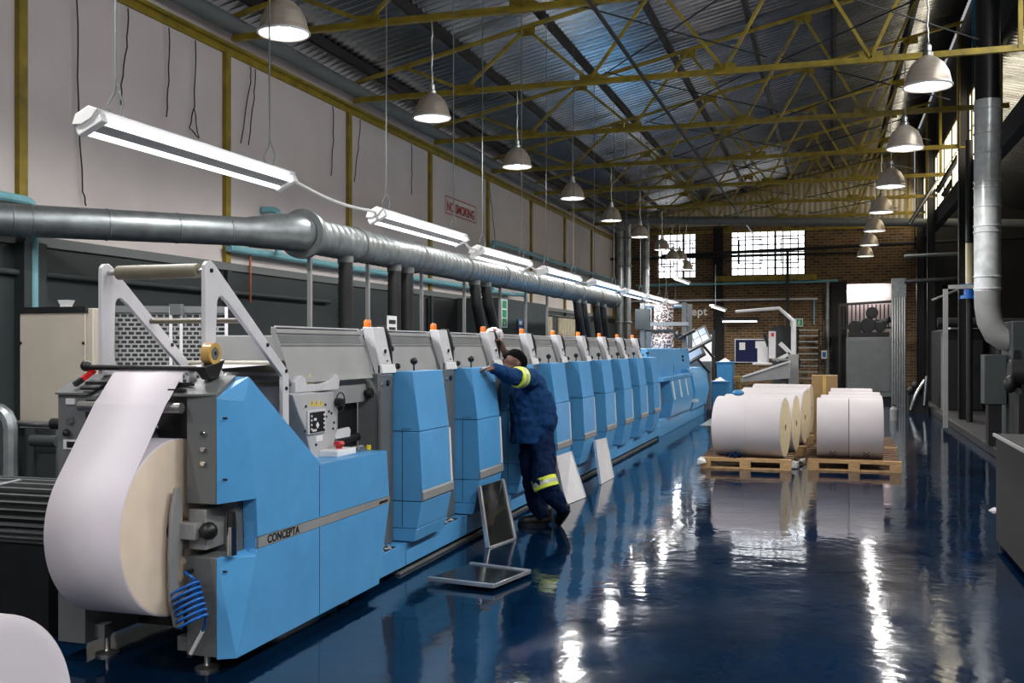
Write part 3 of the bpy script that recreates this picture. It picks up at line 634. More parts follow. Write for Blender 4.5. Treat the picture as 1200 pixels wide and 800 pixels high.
# ------------------------------------------------------------------ delivery end
ds = thing('press_delivery', (-3.5, 20, 0), 'far end of the press with tall blue enclosure and stepped blue boxes', 'printing press')
MB().box(-4.3, 17.95, 0, -2.9, 25.0, .30).build('end_plinth', M['blue'], ds, bevel=.006)
en = MB().prism([(-4.3,1.0),(-3.08,1.0),(-3.08,1.25),(-3.12,1.56),(-4.3,1.56)], 'y', 18.0, 23.4).build('tall_enclosure', M['blue'], ds, bevel=.008)
MB().box(-3.082, 20.9, 1.0, -3.075, 20.93, 1.25).build('panel_seam', M['black'], en)
MB().box(-3.11, 22.2, 1.36, -3.07, 22.35, 1.41).box(-3.11, 22.2, 1.28, -3.065, 22.35, 1.33).build('vent_slot', M['black'], en)
MB().box(-4.2, 18.0, .3, -3.25, 23.2, 1.0).build('inner_frame', M['dgrey'], ds)
MB().box(-3.25, 18.2, .55, -2.95, 18.75, .72).cyl((-3.2, 18.3, .86), (-3.2, 18.8, .86), .1).build('roller_bank', M['steel'], ds)
MB().box(-3.5, 17.97, .98, -2.82, 21.9, 1.05).build('ledge', M['blue'], ds, bevel=.006)
bx = MB().prism([(-3.2,.30),(-2.84,.30),(-2.78,.60),(-2.84,.98),(-3.2,.98)], 'y', 18.85, 21.7).build('folder_box', M['blue'], ds, bevel=.008)
for i in range(3):
    y = 19.0+.9*i
    MB().hull([(-2.838,y,.96),(-2.79,y,.64),(-2.828,y,.96),(-2.775,y,.62),(-2.838,y+.12,.96),(-2.79,y+.12,.64),(-2.828,y+.12,.96),(-2.775,y+.12,.62)]).build('edge_strip', M['white'], bx)
b2 = MB().prism([(-3.5,.25),(-2.85,.25),(-2.78,.62),(-2.84,1.0),(-2.95,1.12),(-3.5,1.12)], 'y', 22.0, 24.6).build('waste_box', M['blue'], ds, bevel=.008)
MB().box(-2.9, 21.86, .42, -2.72, 22.0, .48).build('foot_step', M['white'], ds, bevel=.004)
fr = MB().box(-3.5, 24.62, .1, -2.75, 24.8, 1.25).build('end_frame', M['dgrey'], ds, bevel=.006)
MB().box(-3.4, 24.60, .75, -2.85, 24.625, 1.12).build('frame_opening', M['black'], fr)
# tower of rails carrying the printed web
tw2 = thing('web_tower', (-4.2, 22.5, 1.56), 'grey steel rail tower above the far blue enclosure with printed web hung in it', 'web tower')
pl = AY(757, 412, 22.6)[0]; pr_ = AY(805, 412, 22.6)[0]
for x in (pl, pr_):
    for y in (22.2, 23.1): MB().box(x-.05, y-.05, 1.56, x+.05, y+.05, 2.55).build('upright', M['dgrey'], tw2)
MB().box(pl-.05, 22.12, 2.05, pr_+.1, 22.25, 2.13).build('cross_rail', M['grey'], tw2); MB().box(pl, 22.2, 1.92, pr_-.2, 22.3, 1.97).build('cross_rail', M['black'], tw2)
MB().box(pl-.15, 22.1, 1.98, pl+.17, 22.2, 2.42).build('motor_box', M['gate'], tw2)
MB().cyl((pl, 22.45, 2.5), (pr_, 22.45, 2.5), .05).build('top_roller', M['steel'], tw2)
MB().ball((pr_-.1, 22.05, 1.85), .1).cyl((pr_-.1, 22.0, 1.78), (pr_+.25, 22.0, 1.95), .04).build('register_motor', M['black'], tw2)
a = AY(766, 356, 22.35); b_ = AY(790, 412, 22.35)
vs = []; fs = []
xa0, xa1 = a[0], b_[0]-.02
W_ = [(2.52, 22.4), (2.2, 22.38), (1.95, 22.3), (1.80, 22.1), (1.52, 21.95)]
for (z, y) in W_: vs += [(xa0, y, z), (xa1+(.06 if z < 1.9 else 0), y, z)]
for i in range(len(W_)-1): fs.append((2*i, 2*i+1, 2*i+3, 2*i+2))
wbp = MB().add(vs, fs).build('printed_web', M['print'], tw2); s_ = wbp.modifiers.new('thick', 'SOLIDIFY'); s_.thickness = .002
# inspection screens
for n, (px, py, w_, h_, tilt, roll, lb) in enumerate(((817, 397, .62, .48, -35, 28, 'upper tilted inspection screen beside the web tower'), (812, 415, .55, .42, -40, 30, 'lower tilted inspection screen beside the web tower'))):
    p = AY(px, py, 23.6+.5*n); t = thing('inspection_screen', p, lb, 'screen', 'tilted inspection screens')
    f = MB().box(-w_/2+p[0], p[1]-.03, -h_/2+p[2], w_/2+p[0], p[1]+.03, h_/2+p[2]).build('screen_case', M['black'], t, bevel=.01)
    g = MB()
    for i in range(3 if n == 0 else 1):
        for j in range(2 if n == 0 else 1):
            ni, nj = (3, 2) if n == 0 else (1, 1)
            g.box(p[0]-w_/2+.05+(w_-.1)*i/ni+.01, p[1]-.036, p[2]-h_/2+.05+(h_-.1)*j/nj+.01, p[0]-w_/2+.05+(w_-.1)*(i+1)/ni-.01, p[1]-.03, p[2]-h_/2+.05+(h_-.1)*(j+1)/nj-.01)
    g.build('screen_glass', M['screen'], t)
    t.rotation_euler = (math.radians(tilt), math.radians(-roll), 0)
    MB().cyl((p[0], p[1]+.02, p[2]), (p[0]+.1, p[1]+.5, p[2]-.3), .03).build('screen_arm', M['dark'], t)
# blue bins at the very end
for px, w_, y, h_, lb in ((843, .38, 25.2, .72, 'blue bin just past the end of the press'), (849, .42, 28.0, 1.15, 'taller blue bin with white top behind the end of the press')):
    p = AY(px, 470, y); t = thing('waste_bin', (p[0], y+.3, 0), lb, 'bin', 'blue bins past the press')
    MB().hull([(p[0]-w_/2+.03,y+.03,0),(p[0]+w_/2-.03,y+.03,0),(p[0]-w_/2+.03,y+.5,0),(p[0]+w_/2-.03,y+.5,0),(p[0]-w_/2,y,h_),(p[0]+w_/2,y,h_),(p[0]-w_/2,y+.55,h_),(p[0]+w_/2,y+.55,h_)]).build('bin_body', M['dkblue'], t, bevel=.01)
    MB().box(p[0]-w_/2-.02, y-.02, h_, p[0]+w_/2+.02, y+.57, h_+.04).build('bin_lid', M['dkblue'], t, bevel=.008)
    q = MB()
    q.hull([(p[0]-w_/2+.04+random.uniform(0,.05), y+.05, h_+.04), (p[0]+w_/2-.05, y+.03, h_+.05), (p[0]-.05, y+.45, h_+.12), (p[0]+w_/2-.08, y+.4, h_+.04), (p[0], y+.2, h_+.14)])
    tag(q.build('waste_paper', M['paper']), 'crumpled white paper lying on the %s' % lb.split(' behind')[0].split(' just')[0], 'paper')
mt = MB(); pm = AZ(826, 497)
mt.box(-2.56, 20.98, 0, -1.38, 25.35, .004)
for i in range(14):
    for j in range(9): mt.box(-2.55+i*.085, 21.0+j*.5, .0, -2.55+i*.085+.05, 21.0+j*.5+.3, .008)
tag(mt.build('floor_mat', M['tread']), 'light patterned tread mat on the floor beside the delivery end', 'mat')

# ================================================================== DUCTS, PIPES, LAMPS
DX, DZ, DR = -5.7, 2.87, .205
du = thing('spiral_duct', (DX, 17, DZ-.21), 'big silver spiral wound air duct running over the back of the printing units', 'duct')
vs = []
prof = []
y = 10.35
while y < 27.6:
    prof += [(DR, y), (DR, y+.13), (DR+.006, y+.14), (DR+.006, y+.15)]; y += .16
MB().lathe((DX, 0, DZ), prof, 'y', 28).build('duct_run', M['galv'], du)
for i in range(9):
    yy = 11.6+i*1.95
    MB().lathe((DX, yy, DZ), [(DR+.004,0),(DR+.018,.005),(DR+.018,.05),(DR+.004,.055)], 'y', 28).build('joint_band', M['dgrey'], du)
MB().lathe((DX, 10.28, DZ), [(DR,0),(DR+.075,.0),(DR+.075,.07),(DR,.07)], 'y', 32).build('flange', M['galv'], du)
q0 = Vector((-7.58, 7.45, 2.78)); q1 = Vector((-5.98, 9.75, 2.84))
MB().tube([q0, q0.lerp(q1, .97), q1, (-5.80, 9.98, 2.86), (-5.72, 10.18, 2.87), (DX, 10.3, DZ)], [.155, .155, .17, .2, .205, .205], 28).build('duct_bend', M['galv'], du)
for t in (.14, .20, .45, .7, .9):
    a = q0.lerp(q1, t); d = (q1-q0).normalized()*.012
    MB().tube([a-d, a-d*.5, a+d*.5, a+d], [.155, .16, .16, .155], 28).build('seam_ring', M['galv'], du)
MB().lathe((DX, 27.6, DZ), [(DR,-.02),(DR,0),(.001,0)], 'y', 28).build('end_cap', M['galv'], du)
# black ribbed hoses down from the duct to the units
def hose(pts, r, label):
    P = [Vector(p) for p in pts]; L = []
    for i in range(len(P)-1):
        n = max(2, int((P[i+1]-P[i]).length/.03))
        for j in range(n): L.append(P[i].lerp(P[i+1], j/n))
    L.append(P[-1]); R = [r+(.008 if i % 2 else 0) for i in range(len(L))]
    t = thing('extraction_hose', (P[-1].x, P[-1].y, P[-1].z), label, 'hose', 'black extraction hoses')
    MB().tube(L, R, 14).build('ribbed_hose', M['hose'], t, angle=80)
    MB().cyl(P[0]+Vector((0,0,-.03)), P[0]+Vector((0,0,.05)), r+.012).build('clamp_collar', M['dgrey'], t)
hl = ['single black hose nearest the unwinder under the silver duct', 'left hose of the black pair left of the raised hand', 'right hose of the black pair left of the raised hand',
      'left of two leaning black hoses above the white rag', 'right of two leaning black hoses above the white rag', 'leftmost of the four black hoses near the curtains', 'second of the four black hoses near the curtains', 'third of the four black hoses near the curtains', 'rightmost of the four black hoses near the far end of the duct']
for (px, dx, lb, r) in zip((405,462,477,556,569,676,683,698,706), (0,0,0,5,7,6,6,5,5), hl, (.085,.085,.085,.085,.085,.09,.09,.09,.09)):
    p = AX(px, 320, DX+.05); Y = p[1]
    hose([(DX+.05, Y, DZ-.22), (DX+.05+dx*.004, Y+dx*.01, 2.3), (DX+.05+dx*.01, Y+dx*.09, 1.5), (DX+.05+dx*.01, Y+dx*.10, .0)], r, lb)
# slim grey posts under the duct
for i, px in enumerate((363, 431, 494, 544, 586, 616, 641)):
    p = AX(px, 340, DX); o = MB().box(p[0]-.022, p[1]-.022, 0, p[0]+.022, p[1]+.022, 2.66).box(p[0]-.07, p[1]-.07, 0, p[0]+.07, p[1]+.07, .012).build('duct_post', M['grey'])
    tag(o, 'slim light grey post holding up the silver duct, %s from the left' % ORD[i], 'post', 'duct posts')
# teal pipe work on the left wall
def pipe(name, pts, r, m, label, cat='pipe', group=None, n=10):
    P = [Vector(p) for p in pts]; L = [P[0]]
    for i in range(1, len(P)-1):
        a = (P[i-1]-P[i]); b = (P[i+1]-P[i]); k = min(r*2.5, a.length*.4, b.length*.4); a.normalize(); b.normalize()
        for t in (0, .25, .5, .75, 1): L.append((P[i]+a*k)*(1-t)**2+P[i]*2*t*(1-t)+(P[i]+b*k)*t*t)
    L.append(P[-1])
    o = MB().tube(L, r, n).build(name, M[m]); return tag(o, label, cat, group)
p = AX(47, 300, WL+.2)
pipe('wall_pipe', [(WL+.12, 2, 3.06), (WL+.12, p[1], 3.02), (WL+.12, p[1], 1.6), (WL+.3, p[1], 1.2)], .045, 'teal', 'teal pipe on the left wall dropping behind the beige cabinet')
pipe('wall_pipe', [(WL+.12, 11.6, 2.88), (WL+.12, 24, 2.88), (WL+.4, 24.2, 2.88), (WL+.4, 24.2, 1.2)], .05, 'teal', 'long teal pipe along the left wall just below the silver duct')
p = AX(330, 232, WL+.3)
pipe('wall_pipe', [(WL+.25, p[1], 2.88), (WL+.25, p[1], 3.50), (WL+.02, p[1]-.05, 3.50)], .05, 'teal', 'short teal elbow pipe rising at the far end of the nearest tube light')
p = AX(580, 283, WL+.25); q = AX(700, 312, WL+.25)
pipe('wall_pipe', [(WL+.2, p[1], 2.9), (WL+.2, p[1], 4.0), (WL+.2, p[1]+11, 3.95), (WL+.3, YB-.3, 3.9)], .05, 'teal', 'teal pipe stepping up the far left wall below the roof')
p = AX(421, 340, WL+.3)
pipe('wall_pipe', [(WL+.14, p[1], 2.88), (WL+.14, p[1], .1)], .04, 'teal', 'thin teal pipe dropping down the dark wall behind the first printing units')
p = AX(291, 310, WL+.05); pipe('copper_pipe', [(WL+.08, p[1], 3.1), (WL+.08, p[1], 2.30), (WL+.08, p[1], 2.2)], .016, 'copper', 'thin copper pipe on the left wall behind the roller stand')
p = AX(30, 303, WL+.05); pipe('conduit', [(WL+.06, 2, 2.34), (WL+.06, 14.5, 2.30)], .03, 'gate', 'dark conduit running along the dark lower left wall')
o = MB().box(WL, 8.05, 0, WL+.14, 8.35, 2.62).build('wall_pilaster', M['dado']); tag(o, 'dark painted pilaster on the lower left wall', 'pilaster')
# fluorescent fixtures
FX = -4.2
fl = [(5.03,7.33),(9.03,11.41),(11.95,14.14),(14.96,17.2),(18.3,20.6),(21.4,23.6),(24.1,26.3),(26.9,29.1)]
fz = [2.94,2.87,2.78,2.75,2.77,2.77,2.78,2.79]
fxlab = ['twin tube fluorescent fixture nearest the camera', 'second fluorescent fixture along the line above the press', 'third fluorescent fixture along the line above the press', 'fourth fluorescent fixture along the line above the press', 'fifth fluorescent fixture along the line above the press', 'sixth fluorescent fixture along the line above the press', 'seventh fluorescent fixture along the line above the press', 'farthest fluorescent fixture in the line above the press']
def area(name, loc, sx, sy, power, rot=(0,0,0), col=(1,1,1), parent=None, spread=None):
    l = bpy.data.lights.new(name, 'AREA'); l.shape = 'RECTANGLE'; l.size = sx; l.size_y = sy; l.energy = power; l.color = col
    if spread: l.spread = spread
    o = bpy.data.objects.new(name, l); C.objects.link(o); o.location = loc; o.rotation_euler = rot
    if parent: o.parent = parent; o.location = Vector(loc)-ORG[parent.name]
    return o
for i, ((ya, yb), z) in enumerate(zip(fl, fz)):
    t = thing('fluorescent_fixture', (FX, (ya+yb)/2, z-.07), fxlab[i], 'strip light', 'fluorescent fixtures above the press')
    ca, sa = math.cos(math.radians(-25)), math.sin(math.radians(-25))
    def cr(u, v): return (FX+u*ca+v*sa, z-u*sa+v*ca)
    MB().prism([cr(*q) for q in ((-.04,-.012),(-.10,.018),(-.05,.065),(.05,.065),(.10,.018),(.04,-.012))], 'y', ya-.02, yb+.02).build('housing', M['white'], t, bevel=.004)
    for s_ in (-1, 1):
        c = cr(s_*.066, -.038); MB().cyl((c[0], ya+.04, c[1]), (c[0], yb-.04, c[1]), .019, n=12).build('tube', M['tube'], t)
    MB().prism([cr(*q) for q in ((-.038,-.042),(.038,-.042),(.034,-.012),(-.034,-.012))], 'y', ya+.04, yb-.04).build('gap_shade_strip', M['grey'], t)  # grey strip added to darken the gap between the lit tubes
    for yy in (ya+.02, yb-.02):
        MB().prism([cr(*q) for q in ((-.095,-.06),(.095,-.06),(.095,.0),(-.095,.0))], 'y', yy-.03, yy+.03).build('end_holder', M['white'], t, bevel=.006)
    for k, yy in enumerate((ya+.25, yb-.25)):
        top = roofz(FX)-.02
        c = MB().cyl((FX, yy, z+.28), (FX, yy, top), .007, n=6); c.tube([(FX-.02, yy, z+.05), (FX-.035, yy-.03, z+.14), (FX-.01, yy, z+.22), (FX, yy, z+.28)], .006, 6); c.tube([(FX+.02, yy, z+.05), (FX+.03, yy+.03, z+.16), (FX, yy, z+.28)], .006, 6)
        c.build('suspension_wire', M['dgrey'], t)
    if i < len(fl)-1:
        ye = fl[i+1][0]; pts = [(FX, yb+.02+(ye-yb-.04)*k/8, z+.03+(fz[i+1]-z)*k/8-.05*math.sin(PI*k/8)) for k in range(9)]
        MB().tube(pts, .014, 8).build('link_conduit', M['white'], t)
# suspended tubes farther back
for px, py, y, ln, lb in ((803, 330, 33, 1.2, 'small fluorescent light hanging below the left back window'), (846, 362, 33, 1.2, 'small fluorescent light hung before the dark pier on the back wall')):
    p = AY(px, py, y); t = thing('fluorescent_light', (p[0], y, p[2]), lb, 'strip light', 'small hanging lights at the back wall')
    MB().beam((p[0]-.25, y-.6, p[2]+.1), (p[0]+.05, y+.4, p[2]+.0), .16, .05).build('housing', M['white'], t)
    MB().cyl((p[0]-.25, y-.6, p[2]+.05), (p[0]+.05, y+.4, p[2]-.05), .022).build('tube', M['tube'], t)
    MB().cyl((p[0]-.2, y, p[2]+.1), (p[0]-.2, y, p[2]+1.4), .012).build('suspension_wire', M['dgrey'], t)
p = AY(866, 377, 36.3); q = AY(888, 377, 36.3)
t = thing('fluorescent_light', (p[0], 36.3, p[2]), 'straight strip light in a dark reflector on the back brick wall over the notice board', 'strip light')
MB().prism([(36.1,p[2]+.12),(36.35,p[2]+.16),(36.62,p[2]+.12),(36.68,p[2]),(36.66,p[2]),(36.35,p[2]+.1),(36.1,p[2]+.05)], 'x', AY(846,377,36.3)[0], q[0]).build('reflector', M['dark'], t)
MB().cyl((AY(847,377,36.3)[0], 36.2, p[2]+.01), (q[0]-.02, 36.2, p[2]+.01), .03).build('tube', M['tube'], t)
# pendant lamps
def pendant(x, y, z, label, group, sc=1.0, first=None, top=None):
    t = thing('pendant_lamp', (x, y, z), label, 'pendant lamp', group); s = .225*sc
    MB().lathe((x, y, z), [(.05,.30*sc),(.10,.27*sc),(.155*sc/1,.215*sc),(.198*sc,.13*sc),(.219*sc,.04*sc),(s,.0),(s+.006,-.004),(s-.004,-.006),(s-.004,.004),(.212*sc,.04*sc),(.19*sc,.125*sc),(.148*sc,.205*sc),(.09,.26*sc),(.05,.285*sc)], 'z', 32).build('shade', M['shade'], t, angle=60)
    MB().lathe((x, y, z), [(s-.006,.004),(.210*sc,.04*sc),(.188*sc,.125*sc),(.146*sc,.203*sc),(.088,.257*sc),(.001,.26*sc)], 'z', 32).build('reflector', M['shadein'], t, angle=60)
    MB().lathe((x, y, z), [(s+.004,-.012),(s+.012,-.006),(s+.012,.008),(s+.002,.010)], 'z', 32).build('rim', M['lgrey'], t)
    MB().lathe((x, y, z), [(.052,.285*sc),(.052,.33*sc),(.036,.345*sc),(.036,.40*sc),(.02,.42*sc),(.001,.42*sc)], 'z', 20).build('lamp_cap', M['steel'], t)
    MB().ball((x, y, z+.10*sc), .075, 16, sc=(1, 1, 1.25)).build('bulb', M['bulb'], t)
    zt_ = (EAVE-.03) if top is None else top
    c = MB(); n = int((zt_-z-.4*sc)/.04); c.tube([(x+.008*math.sin(i*.9)*(1 if i % 2 else .2), y, z+.41*sc+(zt_-z-.41*sc)*i/n) for i in range(n+1)], .009, 6); c.build('cord', M['steel'], t)
    l = bpy.data.lights.new('lamp_light', 'SPOT'); l.energy = LAMP; l.spot_size = math.radians(164); l.spot_blend = .5; l.shadow_soft_size = .09; l.color = (1, .97, .93)
    lo = bpy.data.objects.new('lamp_light', l); C.objects.link(lo); lo.parent = t; lo.location = (0, 0, -.02)
LAMP = 300
for i, y in enumerate(TY[2:10]):
    pendant(-4.68, y, 4.40, 'spun metal dome pendant lamp over the press, %s in the left row' % ORD[i], 'left row of pendant lamps')
for i, y in enumerate(TY[3:10]):
    pendant(.97, y, 4.36, 'spun metal dome pendant lamp over the open floor, %s in the right row' % ORD[i], 'right row of pendant lamps', 1.08)
for i, y in enumerate((4.57, 1.01, -2.55)):  # unseen lamps added to the left row for more light
    pendant(-4.68, y, 4.40, 'added spun metal dome pendant lamp, left row, out of view overhead, %s' % ('nearest', 'middle one', 'rearmost')[i], 'left row of pendant lamps')
for i, y in enumerate((8.13, 4.57, 1.01, -2.55)):  # unseen right-row lamps, likewise added to brighten the near hall
    pendant(.97, y, 4.36, 'added spun metal dome pendant lamp of the right row, overhead out of view, %s back' % ORD[i], 'right row of pendant lamps', 1.08)
for px, py, lb in ((804, 312, 'small dome pendant lamp just right of the left back window'), (788, 300, 'small dome pendant lamp in front of the left back window')):
    p = AY(px, py, 31.5); pendant(p[0], 31.5, p[2]-.1, lb, 'small lamps at the back', .95, top=5.6)
# loose wires on the left wall
wl = [(22, 0, 0)]
wires = [((90,0),(92,120),(97,225),(101,241)), ((150,0),(149,55),(142,100),(142,123)), ((198,0),(198,95),(195,137)), ((229,35),(228,125),(222,150),(233,162),(228,128)), ((293,62),(294,95),(282,168)), ((299,66),(298,115),(291,170)), ((390,118),(391,165),(388,206)), ((422,130),(420,175),(415,213)), ((482,160),(483,205),(482,228)), ((572,215),(577,245),(580,280))]
for i, w in enumerate(wires):
    P = [Vector(AX(px, py, WL+.05)) for px, py in w]; P[0].z = min(P[0].z, 5.4)
    L = []
    for k in range(len(P)-1):
        for t in range(4): L.append(P[k].lerp(P[k+1], t/4)+Vector((.01*math.sin(k*3+t*1.3), 0, 0)))
    L.append(P[-1])
    tag(MB().tube(L, .008, 6).build('loose_wire', M['dark']), 'loose dark wire hanging down the pale left wall, %s from the left' % ORD[i], 'wire', 'loose wires on the left wall')
# NO SMOKING painted notice
a = AX(522, 229, WL+.005); b_ = AX(556, 254, WL+.005)
ns = thing('wall_notice', (WL+.005, (a[1]+b_[1])/2, b_[2]), 'dark red NO SMOKING notice painted on the pale left wall', 'notice')
y0, y1, z1, z0 = a[1], b_[1], a[2], AX(521, 244, WL+.005)[2]
text_mb('NO SMOKING', .27, (WL+.004, y0+.08, z0-.02), (0, 1, 0), (0, 0, 1), .004, 1.0, .028).build('lettering', M['signred'], ns)
fr = MB(); yl = y0+1.92
fr.box(WL+.002, y0, z0-.09, WL+.006, yl, z0-.07).box(WL+.002, y0, z0+.26, WL+.006, yl, z0+.28).box(WL+.002, y0, z0-.09, WL+.006, y0+.02, z0+.28).box(WL+.002, yl-.02, z0-.09, WL+.006, yl, z0+.28); fr.build('border', M['signred'], ns)
# ---- behind the units on the left wall: dark doorway, partition, curtains
a = AX(500, 340, WL+.03); b_ = AX(542, 340, WL+.03)
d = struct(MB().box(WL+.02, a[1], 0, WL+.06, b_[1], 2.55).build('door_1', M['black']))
a = AX(585, 340, -6.6); b_ = AX(640, 340, -6.6)
pt = MB().box(WL+.06, a[1], 0, -6.6, b_[1], 2.62).build('partition_booth', M['gate'], bevel=.01); tag(pt, 'dark grey booth against the left wall with exit and blue signs', 'booth')
def sign(px0, py0, px1, py1, X, base, label, symb):
    p, q = AX(px0, py0, X), AX(px1, py1, X); t = thing('wall_sign', (X, (p[1]+q[1])/2, q[2]), label, 'sign')
    MB().box(X, p[1], q[2], X+.012, q[1], p[2]).build('sign_plate', M[base], t); w = q[1]-p[1]; h = p[2]-q[2]
    b = MB()
    for (u0_, v0, u1_, v1) in symb: b.box(X+.012, p[1]+w*u0_, q[2]+h*v0, X+.015, p[1]+w*u1_, q[2]+h*v1)
    return t, b
t, b = sign(587, 350, 594, 384, -6.58, 'white', 'tall white and green emergency exit sign on the dark booth', ((.15,.05,.85,.32),(.15,.36,.85,.62),(.15,.68,.85,.95))); b.build('green_panels', M['green'], t)
MB().prism([(t.location.y-.05, t.location.z+.12), (t.location.y+.05, t.location.z+.12), (t.location.y, t.location.z+.03)], 'x', -6.564, -6.562).build('arrow', M['white'], t)
t, b = sign(606.5, 373.5, 612, 389, -6.58, 'signblue', 'small blue and white sign on the dark booth', ((.2,.1,.8,.35),(.2,.55,.8,.85))); b.build('white_marks', M['white'], t)
p = AX(458, 384, -5.2); t = thing('paper_notice', (-5.2, p[1], 1.7), 'small white paper notice clipped above the first lamp arm', 'notice')
MB().box(-5.2, p[1]-.12, 1.70, -5.19, p[1]+.16, 1.98).build('sheet', M['white'], t); MB().box(-5.19, p[1]-.08, 1.88, -5.188, p[1]+.12, 1.93).box(-5.19, p[1]-.08, 1.80, -5.188, p[1]+.12, 1.84).build('print_marks', M['black'], t)
MB().cyl((-5.195, p[1], 1.2), (-5.195, p[1], 1.72), .01, n=8).build('clip_rod', M['steel'], t)
for k, (xa, xb, lb) in enumerate(((625, 645, 'left beige curtain hanging in the wall opening behind the units'), (653, 672, 'right beige curtain hanging in the wall opening behind the units'))):
    a = AX(xa, 365, -6.9); b_ = AX(xb, 365, -6.9); vs = []; fs = []; n = 60
    for i in range(n+1):
        y = a[1]+(b_[1]-a[1])*i/n; x = -6.9+.06*math.sin(i*1.05)+.02*math.sin(i*2.3)
        vs += [(x, y, .3), (x+.01, y, 2.36)]
    for i in range(n): fs.append((2*i, 2*i+2, 2*i+3, 2*i+1))
    o = MB().add(vs, fs).build('curtain', M['curtain'], angle=80); s_ = o.modifiers.new('thick', 'SOLIDIFY'); s_.thickness = .01
    tag(o, lb, 'curtain', 'beige curtains')
a = AX(622, 365, -6.9); b_ = AX(676, 365, -6.9); tag(MB().cyl((-6.9, a[1], 2.4), (-6.9, b_[1]+.5, 2.4), .025).build('curtain_rail', M['dark']), 'dark rail carrying the two beige curtains', 'curtain rail')
a = AX(680, 365, WL+.1); tag(MB().box(WL+.06, a[1]-1.0, 0, WL+.3, a[1]+6, 2.4).build('wall_panelling', M['dado']), 'grey green panelling on the far left wall past the curtains', 'panelling')
# tall pipes at the far left corner
for i, (px, y) in enumerate(((727, 30.5), (736, 30.5), (757, 31.5))):
    p = AY(px, 300, y); z1 = AY(px, 262, y)[2]
    t = thing('riser_pipe', (p[0], y, 0), '%s of the three tall grey riser pipes at the end of the press' % ('leftmost', 'middle', 'rightmost')[i], 'pipe', 'tall riser pipes')
    MB().cyl((p[0], y, 0), (p[0], y, z1), .105 if i != 1 else .085, n=20).build('pipe_run', M['galv'], t)
    for k in range(6): MB().lathe((p[0], y, .6+k*.85), [(.1,0),(.125,.01),(.125,.05),(.1,.06)], 'z', 20).build('pipe_band', M['dgrey'], t)
p0 = AY(728, 270, 30.4); p1 = AY(740, 257, 30.3); p2 = AY(1215, 262, 31.5)
pipe('overhead_pipe', [p0, (p0[0], 30.3, p1[2]), p2], .12, 'dgrey', 'long dark grey overhead pipe bending across the hall below the trusses', n=18)
for i, (pa, pb_, m_, r_, lb) in enumerate((((745,335),(982,329),'teal',.05,'teal pipe running across the back brick wall'), ((735,353),(958,350),'lgrey',.04,'pale grey pipe running across the back brick wall'), ((775,300),(1200,278),'dark',.06,'upper dark pipe crossing in front of the back windows'), ((700,304),(1010,296),'dark',.05,'lower dark pipe crossing in front of the back windows'))):
    y = YB-.12-.25*(i > 1)-.05*i; pipe('cross_pipe', [AY(*pa, y), AY(*pb_, y)], r_, m_, lb)
a, b_ = AY(839, 328, YB-.15), AY(957, 322, YB-.15)
tag(MB().box(a[0], YB-.22, a[2]-.06, b_[0], YB-.02, a[2]+.13).build('sill_beam', M['yellow']), 'yellow steel beam below the right back window', 'beam')
pipe('wall_pipe', [AY(954, 350, YB-.1), AY(954, 380, YB-.1)], .03, 'teal', 'thin teal pipe dropping beside the exit sign')
p = AY(970, 330, YB-.3); pipe('wall_pipe', [(p[0], p[1], 0), p], .075, 'galv', 'thick grey vertical pipe right of the steps on the back wall')
p = AY(923, 293, YB-.3); tag(MB().box(p[0]-.05, YB-.36, 0, p[0]+.05, YB-.26, p[2]).build('black_post', M['black']), 'slim black post in front of the back brick wall', 'post')
p = AY(842, 270, YB); tag(MB().box(p[0]-.17, YB-.15, 0, p[0]+.17, YB-.005, 5.8).build('wall_pier', M['aisle']), 'dark pier on the back wall between the two windows', 'pier')
# writing, notice board, signs on the back wall
p = AY(800, 371, YB-.005); wt = text_mb('Dept', .40, (p[0], YB-.004, p[2]+.05), (1, 0, 0), (0, 0, 1), .006, 1.06, .018).build('wall_lettering', M['white']); tag(wt, 'white lettering on the back brick wall behind the press', 'lettering')
nb = [AY(862, 398, YB-.05), AY(900, 424, YB-.05)]
t = thing('notice_board', ((nb[0][0]+nb[1][0])/2, YB-.05, nb[1][2]), 'navy notice board with pinned white papers on the back brick wall', 'notice board')
MB().box(nb[0][0], YB-.06, nb[1][2], nb[1][0], YB-.01, nb[0][2]).build('board', M['navy'], t)
f = MB(); x0, x1, z0, z1 = nb[0][0], nb[1][0], nb[1][2], nb[0][2]
f.box(x0-.03, YB-.07, z0-.03, x0, YB-.01, z1+.03).box(x1, YB-.07, z0-.03, x1+.03, YB-.01, z1+.03).box(x0, YB-.07, z0-.03, x1, YB-.01, z0).box(x0, YB-.07, z1, x1, YB-.01, z1+.03); f.build('frame', M['alu'], t)
MB().box(x0+.13, YB-.068, z0+.42, x0+.33, YB-.06, z0+.68).build('pinned_paper', M['white'], t); MB().box(x0+.68, YB-.068, z0+.48, x1-.06, YB-.06, z1-.05).build('pinned_paper', M['white'], t)
p, q = AY(926, 373, YB-.05), AY(941, 382.5, YB-.05)
t = thing('exit_sign', ((p[0]+q[0])/2, YB-.05, q[2]), 'green and white running man exit sign on the back wall above the steps', 'exit sign')
MB().box(p[0], YB-.07, q[2], q[0], YB-.03, p[2]).build('sign_box', M['white'], t)
w = q[0]-p[0]; h = p[2]-q[2]
def sq(u, v): return (p[0]+w*u, q[2]+h*v)
MB().box(*[sq(.05,.08)[0], YB-.075, sq(.05,.08)[1]], *[sq(.42,.9)[0], YB-.07, sq(.42,.9)[1]]).box(sq(.5,.08)[0], YB-.075, sq(.5,.08)[1], sq(.95,.9)[0], YB-.07, sq(.95,.9)[1]).build('green_field', M['green'], t)
mn = MB(); 
mn.ball((sq(.70,.76)[0], YB-.08, sq(.70,.76)[1]), .025, 8); 
